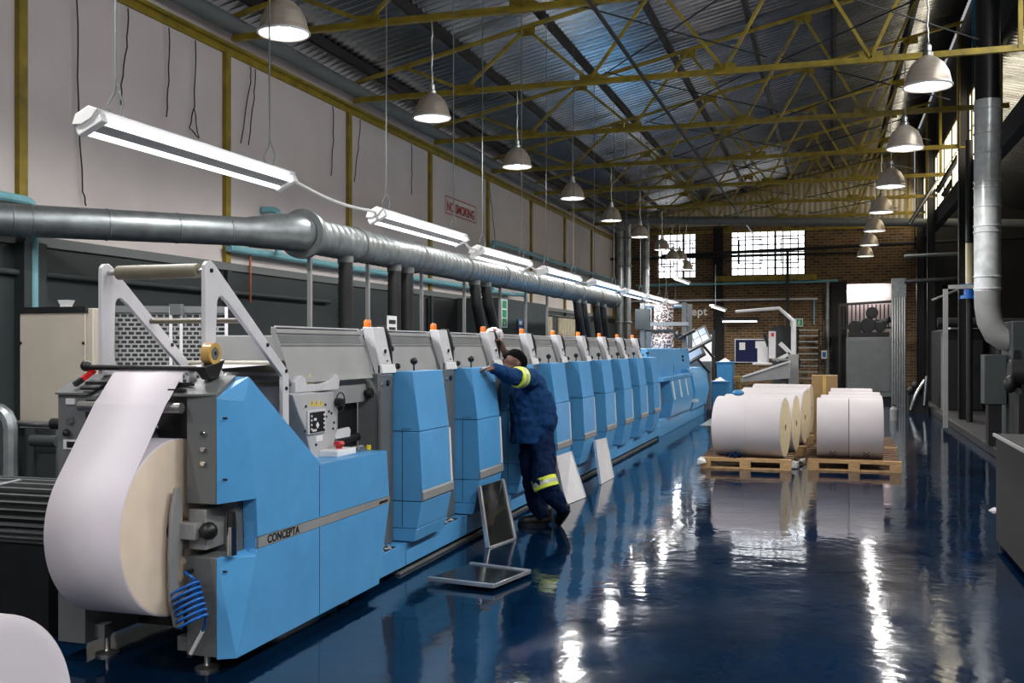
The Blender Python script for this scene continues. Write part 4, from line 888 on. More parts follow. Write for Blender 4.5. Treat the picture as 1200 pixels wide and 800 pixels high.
for (a_, b__) in (((.70,.66),(.66,.42)),((.66,.42),(.76,.30)),((.76,.30),(.72,.16)),((.66,.42),(.60,.24)),((.60,.24),(.54,.22)),((.70,.62),(.80,.50)),((.68,.6),(.59,.52))):
    A_, B_ = sq(*a_), sq(*b__); mn.beam((A_[0], YB-.08, A_[1]), (B_[0], YB-.08, B_[1]), .02, .012, up=(0,1,0))
mn.prism([sq(.1,.45), sq(.26,.45), sq(.26,.25), sq(.38,.5), sq(.26,.75), sq(.26,.58), sq(.1,.58)], 'y', YB-.08, YB-.075)
mn.build('running_man_symbol', M['white'], t)
p, q = AY(962.5, 410.5, YB-.3), AY(969, 420, YB-.3)
t = thing('wall_sign', ((p[0]+q[0])/2, YB-.3, q[2]), 'small blue and white sign hanging left of the thick grey pipe', 'sign')
MB().box(p[0], YB-.45, q[2], q[0], YB-.43, p[2]).build('sign_plate', M['white'], t); MB().box(p[0]+.04, YB-.455, q[2]+.05, q[0]-.03, YB-.45, p[2]-.05).build('blue_symbol', M['signblue'], t)
MB().cyl(((p[0]+q[0])/2, YB-.44, p[2]), ((p[0]+q[0])/2, YB-.44, p[2]+1.0), .008, n=6).build('hanging_cord', M['steel'], t)
# steel steps at the back wall
a, b_ = AY(936, 384, 35.8), AY(959, 384, 35.8)
t = thing('steel_steps', ((a[0]+b_[0])/2, 34.8, 0), 'dark steel open tread steps rising at the back wall under the exit sign', 'steps')
zt_ = AY(940, 386, 36)[2]; n = 11
for i in range(n):
    z = zt_*(i+1)/n; y = 33.9+2.3*i/n; MB().box(a[0], y, z-.035, b_[0], y+.26, z).build('step_tread', M['steel'] if i > 1 else M['dark'], t)
for x in (a[0]-.04, b_[0]): MB().hull([(x,33.85,0),(x,34.15,0),(x,36.5,zt_-.1),(x,36.2,zt_),(x+.04,33.85,0),(x+.04,34.15,0),(x+.04,36.5,zt_-.1),(x+.04,36.2,zt_)]).build('stringer', M['black'], t)
tag(MB().box(a[0]-.9, YB-.1, 0, a[0]-.06, YB-.02, 2.3).build('steel_door_leaf', M['gate'], bevel=.01), 'dark grey door leaf on the back wall left of the steps', 'door')

# ================================================================== THINGS ON THE FLOOR
# ---- pallets and wrapped paper rolls
def pallet(x0, y0, w, l, label):
    t = thing('wooden_pallet', (x0+w/2, y0+l/2, 0), label, 'pallet', 'wooden pallets under the paper rolls')
    nb_ = 7
    for i in range(nb_):
        y = y0+(l-.12)*i/(nb_-1); MB().box(x0, y, .122, x0+w, y+.12, .144).build('deck_board', M['woodd' if i else 'wood'], t, bevel=.003)
    for y in (y0, y0+l/2-.06, y0+l-.12):
        MB().box(x0, y, .10, x0+w, y+.12, .122).build('stringer_board', M['wood'], t, bevel=.003)
        for x in (x0, x0+w/2-.07, x0+w-.14): MB().box(x, y, .022, x+.14, y+.12, .10).build('block', M['wood'], t, bevel=.003)
        MB().box(x0, y, 0, x0+w, y+.12, .022).build('bottom_board', M['wood'], t, bevel=.003)
    return t
pallet(-1.66, 13.62, 1.16, 1.75, 'front pallet of the left row carrying paper rolls')
pallet(-1.56, 15.55, 1.20, 1.75, 'middle pallet of the left row behind the front one')
pallet(-1.50, 17.50, 1.22, 1.75, 'rear pallet of the left row of paper rolls')
pallet(-.30, 13.80, 1.14, 1.75, 'front pallet of the right row carrying paper rolls')
pallet(-.26, 15.75, 1.16, 1.75, 'rear pallet of the right row of paper rolls')
def wrap_roll(x0, x1, y, R, label, group, z=.144, stamp=False, seam=True, ty=0):
    t = thing('wrapped_paper_roll', ((x0+x1)/2, y, z), label, 'paper roll', group); zc = z+R; L = x1-x0
    prof = [(.045,0),(R-.012,0),(R-.003,.004),(R,.012)]
    if seam: prof += [(R,L*.495),(R-.004,L*.5),(R,L*.505)]
    prof += [(R,L-.012),(R-.003,L-.004),(R-.012,L)]
    MB().lathe((x0, y, zc), prof, 'x', 64).build('wrapper', M['wrap'], t)
    MB().lathe((x1, y, zc), [(R-.012,0),(R*.9,.003),(R*.5,.004),(.045,.002)], 'x', 64).build('roll_end', M['wrapend'], t)
    MB().lathe((x1, y, zc), [(.046,.003),(.036,.003),(.036,-.2),(.001,-.2)], 'x', 24).build('core_tube', M['card'], t)
    if stamp:
        s_ = MB(); xc = (x0+x1)/2
        for i in range(4):
            for j in range(3):
                if (i*3+j) % 4 == 1: continue
                a = math.radians(-48-5*i); xx = xc-.04+.03*j+.01*(i % 2); rr = R+.0015
                p = Vector((xx, y-rr*math.cos(a), zc+rr*math.sin(a))); a2 = a-.05; q = Vector((xx, y-rr*math.cos(a2), zc+rr*math.sin(a2)))
                w = Vector((.022, 0, 0)); s_.add([p, p+w, q+w, q], [(0,1,2,3)])
        s_.build('printed_stamp', M['navy'], t)
    t.rotation_euler.z = math.radians(ty)
    return t
gL, gR = 'paper rolls on the left pallets', 'paper rolls on the right pallets'
wrap_roll(-1.47, -.58, 13.98, .395, 'front wrapped paper roll of the left row, nearest the press', gL, ty=-8)
wrap_roll(-1.45, -.47, 14.86, .39, 'second wrapped paper roll of the left row, behind the front one', gL, ty=-7)
wrap_roll(-1.33, -.38, 15.98, .40, 'third wrapped paper roll of the left row', gL, ty=-7)
wrap_roll(-1.36, -.36, 16.82, .40, 'fourth wrapped paper roll of the left row', gL, ty=-7)
wrap_roll(-1.28, -.33, 18.00, .41, 'rearmost wrapped paper roll of the left row', gL, ty=-6)
wrap_roll(-.19, .205, 14.18, .39, 'left half width roll of the front pair on the right pallet', gR, stamp=True, seam=False)
wrap_roll(.21, .63, 14.18, .39, 'right half width roll of the front pair on the right pallet', gR, stamp=True, seam=False)
wrap_roll(-.15, .66, 15.02, .39, 'second wrapped roll of the right row, behind the front pair', gR)
wrap_roll(-.05, .68, 16.15, .39, 'third wrapped roll of the right row', gR)
wrap_roll(-.02, .60, 16.98, .40, 'rearmost wrapped roll of the right row', gR)
q = MB()
for i in range(14):
    c = Vector((-1.40+.27*random.random(), 13.66+.06*random.random(), .17)); d = Vector((random.uniform(-1,1), random.uniform(-1,1), random.uniform(-.3,.8))).normalized()*.05
    q.tube([c-d, c+Vector((0,0,.03)), c+d], .014, 6)
tag(q.build('dark_rag', M['trouser']), 'dark crumpled rag at the front left edge of the left pallet', 'rag')
q = MB().hull([Vector((-1.63,13.60,.07))+Vector((random.uniform(-.07,.08), random.uniform(-.05,.02), random.uniform(-.05,.09))) for _ in range(14)])
tag(q.build('plastic_wrap', M['white']), 'crumpled clear plastic wrap on the front left corner of the left pallet', 'plastic wrap')
for n_, (x, y) in enumerate(((-.46, 14.0), (-.40, 14.5))):
    q = MB().hull([Vector((x, y, .02))+Vector((random.uniform(-.06,.06), random.uniform(-.14,.14), random.uniform(-.015,.07))) for _ in range(12)])
    tag(q.build('plastic_wrap', M['lgrey']), ('nearer' if n_ == 0 else 'farther')+' scrap of torn plastic wrap on the floor between the two pallets', 'plastic wrap')
q = MB().ball((-1.25, 14.6, .955), .055, 12, sc=(1.5, 1, .8)); tag(q.build('blue_bundle', M['dkblue']), 'blue bundle lying on top of the left row of rolls', 'bundle')
bxp = AY(966, 448, 18.6)
t = thing('cardboard_box', (bxp[0], 18.8, .86), 'brown cardboard box standing behind the right row of rolls', 'box')
b = MB().box(bxp[0]-.21, 18.55, .0, bxp[0]+.22, 19.0, 1.10).build('carton', M['card'], t, bevel=.006); MB().box(bxp[0]-.03, 18.545, .2, bxp[0]+.03, 18.55, 1.1).build('packing_tape', M['amber'], t)
t.location.z = 0; 
for ch in t.children: ch.location.z += .86
ORG[t.name] = Vector((bxp[0], 18.8, 0))
# ---- trays and sheets taken off the press
def frame_panel(corners, th, label, leaf, rails, name='metal_tray'):
    a, b_, c_, d_ = [Vector(p) for p in corners]      # bottom left, bottom right, top right, top left
    n = (b_-a).cross(d_-a).normalized()*th
    t = thing(name, (a+b_)/2, label, 'panel'); MB().add([a,b_,c_,d_,a+n,b_+n,c_+n,d_+n], [(0,3,2,1),(4,5,6,7),(0,1,5,4),(1,2,6,5),(2,3,7,6),(3,0,4,7)]).build('sheet', M[leaf], t)
    for (p, q, w) in rails:
        P, Q = [a,b_,c_,d_][p], [a,b_,c_,d_][q]; o = n*.5
        MB().beam(P+o, Q+o, w, th+.02, up=n.normalized()).build('rail', M['alu'], t, bevel=.002)
    return t
A_, B_ = Vector(AZ(571, 642)), Vector(AZ(602, 631))
C_, D_ = Vector(AX(588, 562, -2.735)), Vector(AX(561, 570, -2.735))
frame_panel((A_, B_, C_, D_), .012, 'dark glossy plate with aluminium side rails leaning on the printing unit', 'mirror', ((0,3,.022),(1,2,.035),(0,1,.014)))
P = [Vector(AZ(px, py, .035)) for px, py in ((579,687),(621,670),(551,661),(502,678))]
frame_panel((P[0], P[1], P[2], P[3]), .006, 'flat dark tray with aluminium rails lying on the blue floor', 'mirror', ((1,2,.035),(3,0,.03),(0,1,.012)))
for cs, lb, X in ((((662,592),(685,583),(668,529),(650,535)), 'wider pale grey sheet leaning on the press right of the worker', -2.75), (((703,568),(718,560),(709,513),(696,516)), 'narrower pale grey sheet leaning on the press, farther from the worker', -2.75)):
    bl, br = Vector(AZ(*cs[0])), Vector(AZ(*cs[1])); tr_, tl_ = Vector(AX(*cs[2], X)), Vector(AX(*cs[3], X))
    frame_panel((bl, br, tr_, tl_), .012, lb, 'lgrey', ((0,3,.014),(1,2,.014)), name='metal_sheet')
# ---- left of the unwinder
a = AY(24, 362, 6.1); b_ = AY(101, 362, 6.1)
cz = a[2]; t = thing('beige_cabinet', ((a[0]+b_[0])/2, 6.4, 0), 'tall beige metal cabinet with dark top behind the unwinder at the left', 'cabinet')
MB().box(a[0], 6.11, 0, b_[0]+.05, 6.35, cz).build('carcass', M['beige'], t, bevel=.006)
MB().box(a[0]+.004, 6.09, .1, b_[0]-.0, 6.11, cz-.035).build('door_panel', M['beige'], t, bevel=.004)
MB().box(a[0]-.01, 6.08, cz-.03, b_[0]+.01, 6.5, cz+.012).build('top_strip', M['dark'], t)
MB().cyl((a[0]+.012, 6.085, cz-.25), (a[0]+.012, 6.092, cz-.25), .012, n=8).cyl((b_[0]-.015, 6.085, cz-.25), (b_[0]-.015, 6.092, cz-.25), .012, n=8).build('lock', M['black'], t)
p = AY(80, 352, 6.3); tag(MB().box(p[0]-.03, 6.25, cz+.0, p[0]+.03, 6.31, cz+.03).hull([(p[0]-.03,6.25,cz+.03),(p[0]+.03,6.25,cz+.03),(p[0]-.03,6.31,cz+.03),(p[0]+.03,6.31,cz+.03),(p[0]-.045,6.24,cz+.07),(p[0]+.045,6.24,cz+.07),(p[0]-.045,6.32,cz+.07),(p[0]+.045,6.32,cz+.07)]).build('white_socket', M['white']), 'small white plug sitting on top of the beige cabinet', 'plug')
# perforated guard
a = AY(127, 357, 6.35); b_ = AY(263, 360, 6.75); z1 = a[2]-.03; z0 = .9
t = thing('mesh_guard', ((a[0]+b_[0])/2, 6.55, 0), 'perforated steel guard screen standing behind the roller stands', 'guard screen')
A2, B2 = Vector((a[0], 6.40, 0)), Vector((b_[0], 6.80, 0)); u = (B2-A2).normalized(); L = (B2-A2).length; nn = Vector((-u.y, u.x, 0))
mb = MB(); rows = 30; pz = (z1-z0)/rows; pxw = .052; nc = int(L/pxw)
for i in range(rows+1): mb.beam(A2+Vector((0,0,z0+i*pz)), B2+Vector((0,0,z0+i*pz)), .012, .012)
for i in range(rows):
    for j in range(nc):
        s_ = (j+(.5 if i % 2 else 0))*pxw
        if s_ > L: continue
        p = A2+u*s_; mb.beam(p+Vector((0,0,z0+i*pz)), p+Vector((0,0,z0+(i+1)*pz)), .014, .012, up=u)
mb.build('perforated_sheet', M['grey'], t)
for s_ in (.0, .50, .59, .985):
    p = A2+u*L*s_-nn*.014; MB().beam(p+Vector((0,0,0)), p+Vector((0,0,z1+.02)), .022, .022, up=u).build('guard_post', M['lgrey'], t)
MB().beam(A2-nn*.014+Vector((0,0,z1)), B2-nn*.014+Vector((0,0,z1)), .02, .05).build('top_rail', M['dgrey'], t)
p = A2+u*L*.55-nn*.03; MB().box(p.x-.05, p.y-.02, z1-.04, p.x+.05, p.y+.02, z1+.04).build('hinge_bracket', M['dgrey'], t)
# motor and plumbing at the left edge
t = thing('electric_motor', (-4.2, 4.75, 0), 'dark ribbed electric motor at the left edge beside the paper roll', 'motor')
mc = (4.75, .66)
b = MB().cyl((-4.75, mc[0], mc[1]), (-4.03, mc[0], mc[1]), .165, n=32)
for i in range(28):
    an = 2*PI*i/28; b.beam((-4.72, mc[0]+.18*math.cos(an), mc[1]+.18*math.sin(an)), (-4.05, mc[0]+.18*math.cos(an), mc[1]+.18*math.sin(an)), .03, .010, up=(0, -math.sin(an), math.cos(an)), m=1)
b.build('finned_body', [M['dark'], M['dgrey']], t)
MB().lathe((-4.03, mc[0], mc[1]), [(.20,0),(.205,.03),(.17,.11),(.08,.15),(.001,.15)], 'x', 32).build('end_bell', M['black'], t)
MB().cyl((-3.90, mc[0], mc[1]), (-3.82, mc[0], mc[1]), .04).build('shaft', M['steel'], t)
MB().box(-4.7, 4.6, .0, -4.1, 4.9, .50).build('motor_base', M['dark'], t)
MB().tube([(-4.6,4.58,.86),(-4.45,4.56,.875),(-4.38,4.55,.84),(-4.25,4.56,.87)], .006, 6).build('string_tie', M['lgrey'], t)
p = AY(11, 500, 5.7)
pipe('elbow_pipe', [(p[0]-.6, 5.7, 1.16), (p[0]+.0, 5.7, 1.16), (p[0]+.0, 5.7, .35)], .055, 'galv', 'silver elbow pipe bending down at the left edge of the floor area')
t = thing('oil_tank', (AY(52,525,5.9)[0], 5.9, 0), 'grey green tank with pipe stub between the elbow pipe and the paper roll', 'tank')
a = AY(28, 524, 5.9); b_ = AY(66, 524, 5.9)
MB().box(a[0], 5.85, .0, b_[0]+.05, 6.03, 1.03).build('tank_body', M['gate'], t, bevel=.01); MB().box(a[0]+.08, 5.82, .5, a[0]+.16, 5.86, 1.03).build('rib', M['gate'], t)
MB().cyl((a[0]-.5, 5.84, 1.06), (b_[0]+.02, 5.84, 1.06), .022).build('rail_pipe', M['steel'], t); MB().cyl((b_[0]-.1, 5.78, .95), (b_[0]+.12, 5.78, .95), .04).build('pipe_stub', M['gate'], t)
# foreground paper roll at the lower left
t = thing('paper_roll', (-2.75, 2.47, 0), 'pale paper roll lying on the floor at the near left corner', 'paper roll')
R_ = .388; X1 = -2.46
b = MB().lathe((X1, 2.49, R_), [(.05,-.5),(R_-.006,-.5),(R_,-.494),(R_,-.008),(R_-.008,0)], 'x', 72).build('wrapper', M['wrap'], t)
vs = []; fs = []; n = 144; rad = [R_-.008, R_*.93, R_*.86, R_*.6, .05]
for k, r_ in enumerate(rad):
    for j in range(n):
        a = 2*PI*j/n; vs.append((X1+(.0 if k == 0 else .004+.003*(j % 2)*(k < 3)), 2.49+r_*math.cos(a), R_+r_*math.sin(a)))
for k in range(len(rad)-1):
    for j in range(n): fs.append((k*n+j, k*n+(j+1) % n, (k+1)*n+(j+1) % n, (k+1)*n+j))
MB().add(vs, fs).build('folded_end', M['paper'], t, angle=60)
MB().lathe((X1, 2.49, R_), [(.051,.006),(.042,.006),(.042,-.3),(.001,-.3)], 'x', 24).build('core_tube', M['card'], t)
q = MB().hull([AZ(38,728,.45)[:2]+(.45,)]*1+[(-2.75,2.95,.52),(-2.63,3.03,.58),(-2.62,3.05,.60),(-2.74,2.93,.53),(-2.66,2.98,.55)])
# ---- machinery before the back wall
t = thing('conveyor', (-1.6, 30, 0), 'grey inclined conveyor table in front of the back brick wall', 'conveyor')
p0, p1 = AY(870, 443, 30.5), AY(928, 428, 31.0)
MB().hull([(p0[0],29.9,p0[2]-.1),(p0[0],30.9,p0[2]-.1),(p0[0],29.9,p0[2]+.02),(p0[0],30.9,p0[2]+.02),(p1[0],29.9,p1[2]-.35),(p1[0],30.9,p1[2]-.35),(p1[0],29.9,p1[2]+.08),(p1[0],30.9,p1[2]+.08)]).build('table', M['grey'], t, bevel=.01)
MB().beam((p0[0]+.05,29.87,p0[2]+.06),(p1[0],29.87,p1[2]+.14),.06,.05).build('side_rail', M['lgrey'], t)
for x in (p0[0]+.3, p1[0]-.2):
    MB().box(x-.06, 30.1, 0, x+.06, 30.7, .8 if x > p0[0]+.5 else .5).build('leg', M['dgrey'], t)
t = thing('lifting_arm_machine', (-.9, 31.3, 0), 'pale grey swing arm machine with tall bent post before the notice board', 'machine')
def by(px, py, y=31.3): return AY(px, py, y)
MB().tube([by(930,440), by(930,376), by(913,361), by(862,365)], [.085,.075,.055,.045], 12).build('bent_post', M['lgrey'], t)
MB().box(by(924,0)[0], 31.1, 0, by(936,0)[0], 31.6, by(930,415)[2]).build('column', M['grey'], t, bevel=.01)
MB().beam(by(914,402), by(929,416), .2, .12).build('upper_link', M['lgrey'], t); MB().beam(by(910,422), by(926,414), .2, .1).build('lower_link', M['lgrey'], t)
c0, c1 = by(901,388), by(909,420); MB().box(c0[0], 31.2, c1[2], c1[0], 31.45, c0[2]).build('control_box', M['lgrey'], t, bevel=.01)
c0, c1 = by(904,390), by(907,394); MB().box(c0[0], 31.18, c1[2], c1[0], 31.2, c0[2]).build('indicator', M['red'], t)
c0 = by(894,427); MB().cyl(c0, (c0[0], c0[1], by(894,406)[2]), .16, n=20).lathe(c0, [(.3,0),(.3,.05),(.16,.07)], 'z', 20).build('suction_head', M['lgrey'], t)
MB().tube([by(896,391), by(902,410), by(905,420)], .05, 8).tube([by(934,418), by(937,424), by(935,432)], .04, 8).build('flex_hose', M['dark'], t)
MB().beam(by(905,421), by(925,421), .3, .06).build('arm_beam', M['grey'], t)
for i, yy in enumerate((YB-.8, )):
    a, b_ = AY(838, 444, YB-.5), AY(868, 441, YB-.5); tag(MB().cyl(a, b_, .03, n=8).cyl((a[0],a[1],0), a, .03, n=8).cyl((b_[0],b_[1],0), b_, .03, n=8).build('guard_rail', M['yellow']), 'low yellow guard rail in front of the back brick wall', 'guard rail')
p, q = AY(820, 392, 29), AY(834, 430, 29)
t = thing('display_stand', ((p[0]+q[0])/2, 29.1, 0), 'pale poster sheet on a dark stand behind the inspection screens', 'poster stand')
MB().box(p[0], 28.98, q[2], q[0], 29.0, p[2]).build('poster_sheet', M['white'], t); MB().box(p[0]-.05, 29.0, 0, q[0]+.08, 29.1, p[2]+.12).build('stand_board', M['dark'], t)
# opening beyond: railing, grey cabinet, dark pier, cable riser
xa = .05
tag(MB().box(-.02, YB-.45, 0, .48, YB-.02, 3.78).build('dark_pier', M['aisle']), 'broad dark pier left of the lit opening in the back wall', 'pier')
rl = thing('railing', (1.1, 34.6, 0), 'dark railing across the lit opening in the back wall', 'railing')
a, b_ = AY(984, 357, 34.8), AY(1046, 353, 34.8)
MB().beam(a, b_, .06, .08).build('top_rail', M['black'], rl); MB().beam((a[0],a[1],a[2]-.75), (b_[0],b_[1],a[2]-.75), .06, .06).build('bottom_rail', M['black'], rl)
for i in range(14): x = a[0]+(b_[0]-a[0])*i/13; MB().box(x-.02, 34.78, a[2]-.75, x+.02, 34.82, a[2]).build('baluster', M['black'], rl)
for x in (a[0], b_[0]): MB().box(x-.04, 34.76, 0, x+.04, 34.84, a[2]).build('rail_post', M['black'], rl)
a, b_ = AY(992, 395, 31.5), AY(1045, 395, 31.5)
t = thing('grey_cabinet', ((a[0]+b_[0])/2, 31.9, 0), 'wide plain grey machine cabinet behind the right row of rolls', 'cabinet')
MB().box(a[0], 31.5, .14, b_[0], 32.5, a[2]).build('carcass', M['dgrey'], t, bevel=.02); MB().box(a[0]+.06, 31.48, .3, b_[0]-.05, 31.5, a[2]-.06).build('door_panel', M['dgrey'], t, bevel=.006)
MB().box(a[0], 31.6, 0, b_[0], 32.4, .14).build('base', M['black'], t)
t = thing('dryer_unit', ((a[0]+b_[0])/2, 31.9, a[2]), 'dark lumpy motor and hoses on top of the grey machine cabinet', 'motor')
zb = a[2]
MB().box(a[0]+.05, 31.7, zb, b_[0]-.05, 32.3, zb+.15).build('base', M['black'], t)
for (x, z, r_) in ((a[0]+.25,.3,.2),(a[0]+.6,.35,.22),(a[0]+.72,.72,.17),(a[0]+.95,.3,.15)): MB().cyl((x, 31.75, zb+z), (x, 32.25, zb+z), r_, n=20).build('motor_drum', M['dark'], t, bevel=.02)
MB().tube([(a[0]+.3,31.9,zb+.3),(a[0]+.9,31.9,zb+.45),(b_[0],31.9,zb+.5)], .07, 10).tube([(a[0]+.9,31.8,zb+.2),(b_[0]-.2,31.8,zb+.25),(b_[0]-.05,31.8,zb+.6)], .04, 8).build('hose', M['black'], t)
a, b_ = AY(1045, 326, 29.0), AY(1062, 326, 29.0)
t = thing('cable_riser', ((a[0]+b_[0])/2, 29.05, 0), 'tall galvanised cable riser of upright pipes beside the lit opening', 'cable riser')
MB().box(a[0], 29.05, 0, b_[0], 29.2, a[2]).build('back_tray', M['galv'], t)
for i in range(6):
    x = a[0]+.03+(b_[0]-a[0]-.06)*i/5; MB().cyl((x, 29.02, 0), (x, 29.02, a[2]-.5+.08*(i % 3)), .028, n=10).build('conduit', M['steel'], t)
MB().box(a[0], 28.99, a[2]-.5, b_[0], 29.06, a[2]).build('cover_plate', M['galv'], t)
# ---- right aisle: frame, duct, plant
p = AZ(1108, 501, .14); zt_ = AY(1108, 334, p[1])[2]; q = AY(1142, 334, p[1])
t = thing('pipe_goalpost', (p[0], p[1], .14), 'pale grey square goalpost frame on the dark platform at the right', 'frame')
MB().box(p[0]-.04, p[1]-.04, .14, p[0]+.04, p[1]+.04, zt_).build('upright', M['grey'], t); MB().box(p[0]-.04, p[1]-.04, zt_-.07, q[0]+.05, p[1]+.04, zt_).build('crossbar', M['grey'], t)
vx, vy, vr = 2.2, 16.6, .185
t = thing('vertical_duct', (vx, vy, 1.2), 'shiny round vertical duct at the right with an elbow at its foot', 'duct')
MB().cyl((vx, vy, 2.42), (vx, vy, 5.25), vr, n=32).build('duct_run', M['galvb'], t)
MB().cyl((vx, vy, 5.25), (vx, vy, 7.4), vr-.01, n=32).build('shaded_upper_duct', M['black'], t)  # black colour paints the duct fading into the dark above
for z in (2.44, 2.62, 3.28, 3.37, 3.66, 3.94, 4.03, 4.45, 4.74, 5.1): MB().lathe((vx, vy, z), [(vr,0),(vr+.012,.006),(vr+.012,.024),(vr,.03)], 'z', 32).build('seam_ring', M['galvb'], t)
MB().tube([(vx,vy,2.43),(vx,vy,2.2),(vx+.03,vy,1.98),(vx+.12,vy,1.78),(vx+.24,vy,1.70),(vx+.30,vy,1.68)], [vr,.18,.18,.175,.165,.16], 24).build('duct_elbow', M['grey'], t)
t = thing('air_handler', (2.9, 16.6, .14), 'grey green air handling cabinet at the right fed by the vertical duct', 'cabinet')
MB().box(vx+.27, 16.2, .14, vx+1.2, 17.2, 1.97).build('carcass', M['gate'], t, bevel=.015); MB().box(vx+.29, 16.18, 1.2, vx+.37, 16.2, 1.55).build('louvre', M['black'], t); MB().box(vx+.5, 16.18, 1.5, vx+1.0, 16.2, 1.85).build('louvre', M['black'], t)
MB().box(vx-.06, 16.45, .75, vx+.24, 16.85, 1.48).build('filter_box', M['gate'], t, bevel=.01); MB().box(vx+.0, 16.5, .14, vx+.18, 16.8, .75).build('filter_base', M['black'], t)
t = thing('pump_motor', (2.85, 15.75, .14), 'dark pump motor on the platform in front of the grey green cabinet', 'motor')
MB().box(2.45, 15.5, .14, 3.2, 16.0, .95).build('base', M['aisle'], t); MB().cyl((2.36, 15.75, 1.22), (3.2, 15.75, 1.22), .2, n=24).build('motor_body', M['dark'], t, bevel=.02); MB().box(2.5, 15.6, .95, 3.1, 15.9, 1.08).build('saddle', M['black'], t); MB().ball((2.36, 15.62, 1.08), .09, sc=(1,1,1.4)).build('filter_bowl', M['dark'], t)
t = thing('plant_housing', (2.9, 27.5, .14), 'large dark machine housing on the platform behind the pale goalpost', 'machine')
MB().box(2.45, 25.5, .14, 3.3, 28.5, 2.0).build('housing', M['dark'], t, bevel=.02); MB().box(3.45, 24.3, .14, 5.5, 28.0, 1.9).build('housing', M['aisle'], t, bevel=.02)
MB().cyl((2.3, 25.2, 2.15), (5.5, 25.2, 2.1), .11, n=16).build('header_pipe', M['dark'], t); MB().box(2.6, 25.4, 2.0, 3.2, 26.2, 2.12).build('white_tray', M['lgrey'], t)
MB().box(2.40, 25.45, .14, 2.44, 25.5, 1.95).build('edge_bar', M['grey'], t)
t = thing('bucket', (3.2, 23.3, .14), 'grey bucket hung low inside the dark plant behind the goalpost', 'bucket')
MB().lathe((3.35, 23.6, .75), [(.001,0),(.13,0),(.17,.35),(.16,.35),(.12,.02),(.001,.02)], 'z', 20).build('pail', M['dgrey'], t); MB().cyl((3.35, 23.6, 1.05), (3.7, 23.6, 1.08), .015).build('hook_bar', M['steel'], t); MB().box(3.2, 23.45, .14, 3.5, 23.75, .75).build('stand', M['black'], t)
t = thing('valve_set', (1.95, 26.5, 0), 'dark valves and pipes on the floor right of the right row of rolls', 'valves')
MB().box(1.75, 26.3, 0, 2.2, 26.8, .5).build('base', M['dark'], t)
for i in range(4): MB().ball((1.8+.1*i, 26.3, .55+.12*(i % 2)), .09, 10).build('valve_wheel', M['dark'], t)
MB().tube([(1.8,26.2,.1),(1.9,26.1,.45),(2.1,26.2,.8)], .04, 8).tube([(2.1,26.2,.2),(2.15,26.2,.9)], .035, 8).build('pipe_run', M['steel'], t)
t = thing('white_canister', (1.28, 23.7, 0), 'small pale canister on the floor right of the right row of rolls', 'canister')
MB().lathe((1.28, 23.7, 0), [(.001,0),(.08,0),(.08,.24),(.05,.28),(.03,.28),(.03,.32),(.001,.32)], 'z', 20).build('canister_body', M['grey'], t); MB().cyl((1.28,23.7,.32),(1.28,23.7,.35),.036).build('cap', M['dark'], t)
# dark pipework high in the aisle
for i, (pa, pb_, y, r_, m_, lb) in enumerate((((1060,300),(1145,296),26,.04,'galv','pale pipe crossing the dark aisle below the overhead pipe'), ((1066,262),(1098,212),27,.05,'steel','bent bright pipe rising beside the right row of lamps'), ((1092,352),(1145,330),24,.03,'steel','slanted thin pipe right of the cable riser'), ((1060,330),(1145,325),27,.05,'dark','dark cross pipe between the riser and the vertical duct'), ((1098,225),(1143,150),25,.06,'dark','dark raking strut rising towards the right window band'), ((1105,230),(1150,158),26,.06,'dark','second dark raking strut under the right window band'))):
    a, b_ = AY(*pa, y), AY(*pb_, y); pipe('aisle_pipe', [a, b_], r_, m_, lb)
p = AY(1136, 330, 21.6); q_ = AY(1136, 285, 21.6)
t = thing('filter_column', (p[0], 21.6, 0), 'slim tan column with a blue flange left of the shiny vertical duct', 'column')
b__ = AY(1136, 350, 21.6); MB().cyl((p[0],21.6,b__[2]+.1), (q_[0],21.6,q_[2]), .07, n=16).build('column_tube', M['tan'], t); MB().lathe((p[0],21.6,b__[2]), [(.001,0),(.17,0),(.17,.06),(.10,.08),(.10,.2),(.17,.22),(.17,.28),(.001,.28)], 'z', 20).build('blue_flange', M['coil'], t)
MB().cyl((p[0],21.6,0), (p[0],21.6,b__[2]), .06, n=12).build('lower_tube', M['dark'], t); MB().cyl((p[0],21.6,q_[2]), (p[0],21.6,5.6), .07, n=12).build('upper_tube', M['dark'], t)
# cyan sheeting hung at the upper right
vs = []; fs = []
for i in range(13):
    for j in range(9):
        vs.append((2.12+.026*i, 17.6+.06*math.sin(i*.9+j*.3), 6.3+.14*j))
for i in range(12):
    for j in range(8): fs.append((i*9+j, (i+1)*9+j, (i+1)*9+j+1, i*9+j+1))
o = MB().add(vs, fs).build('cyan_sheet', M['cyan'], angle=80); s_ = o.modifiers.new('thick', 'SOLIDIFY'); s_.thickness = .01
tag(o, 'glossy cyan sheeting hung high above the vertical duct at the right', 'sheeting')
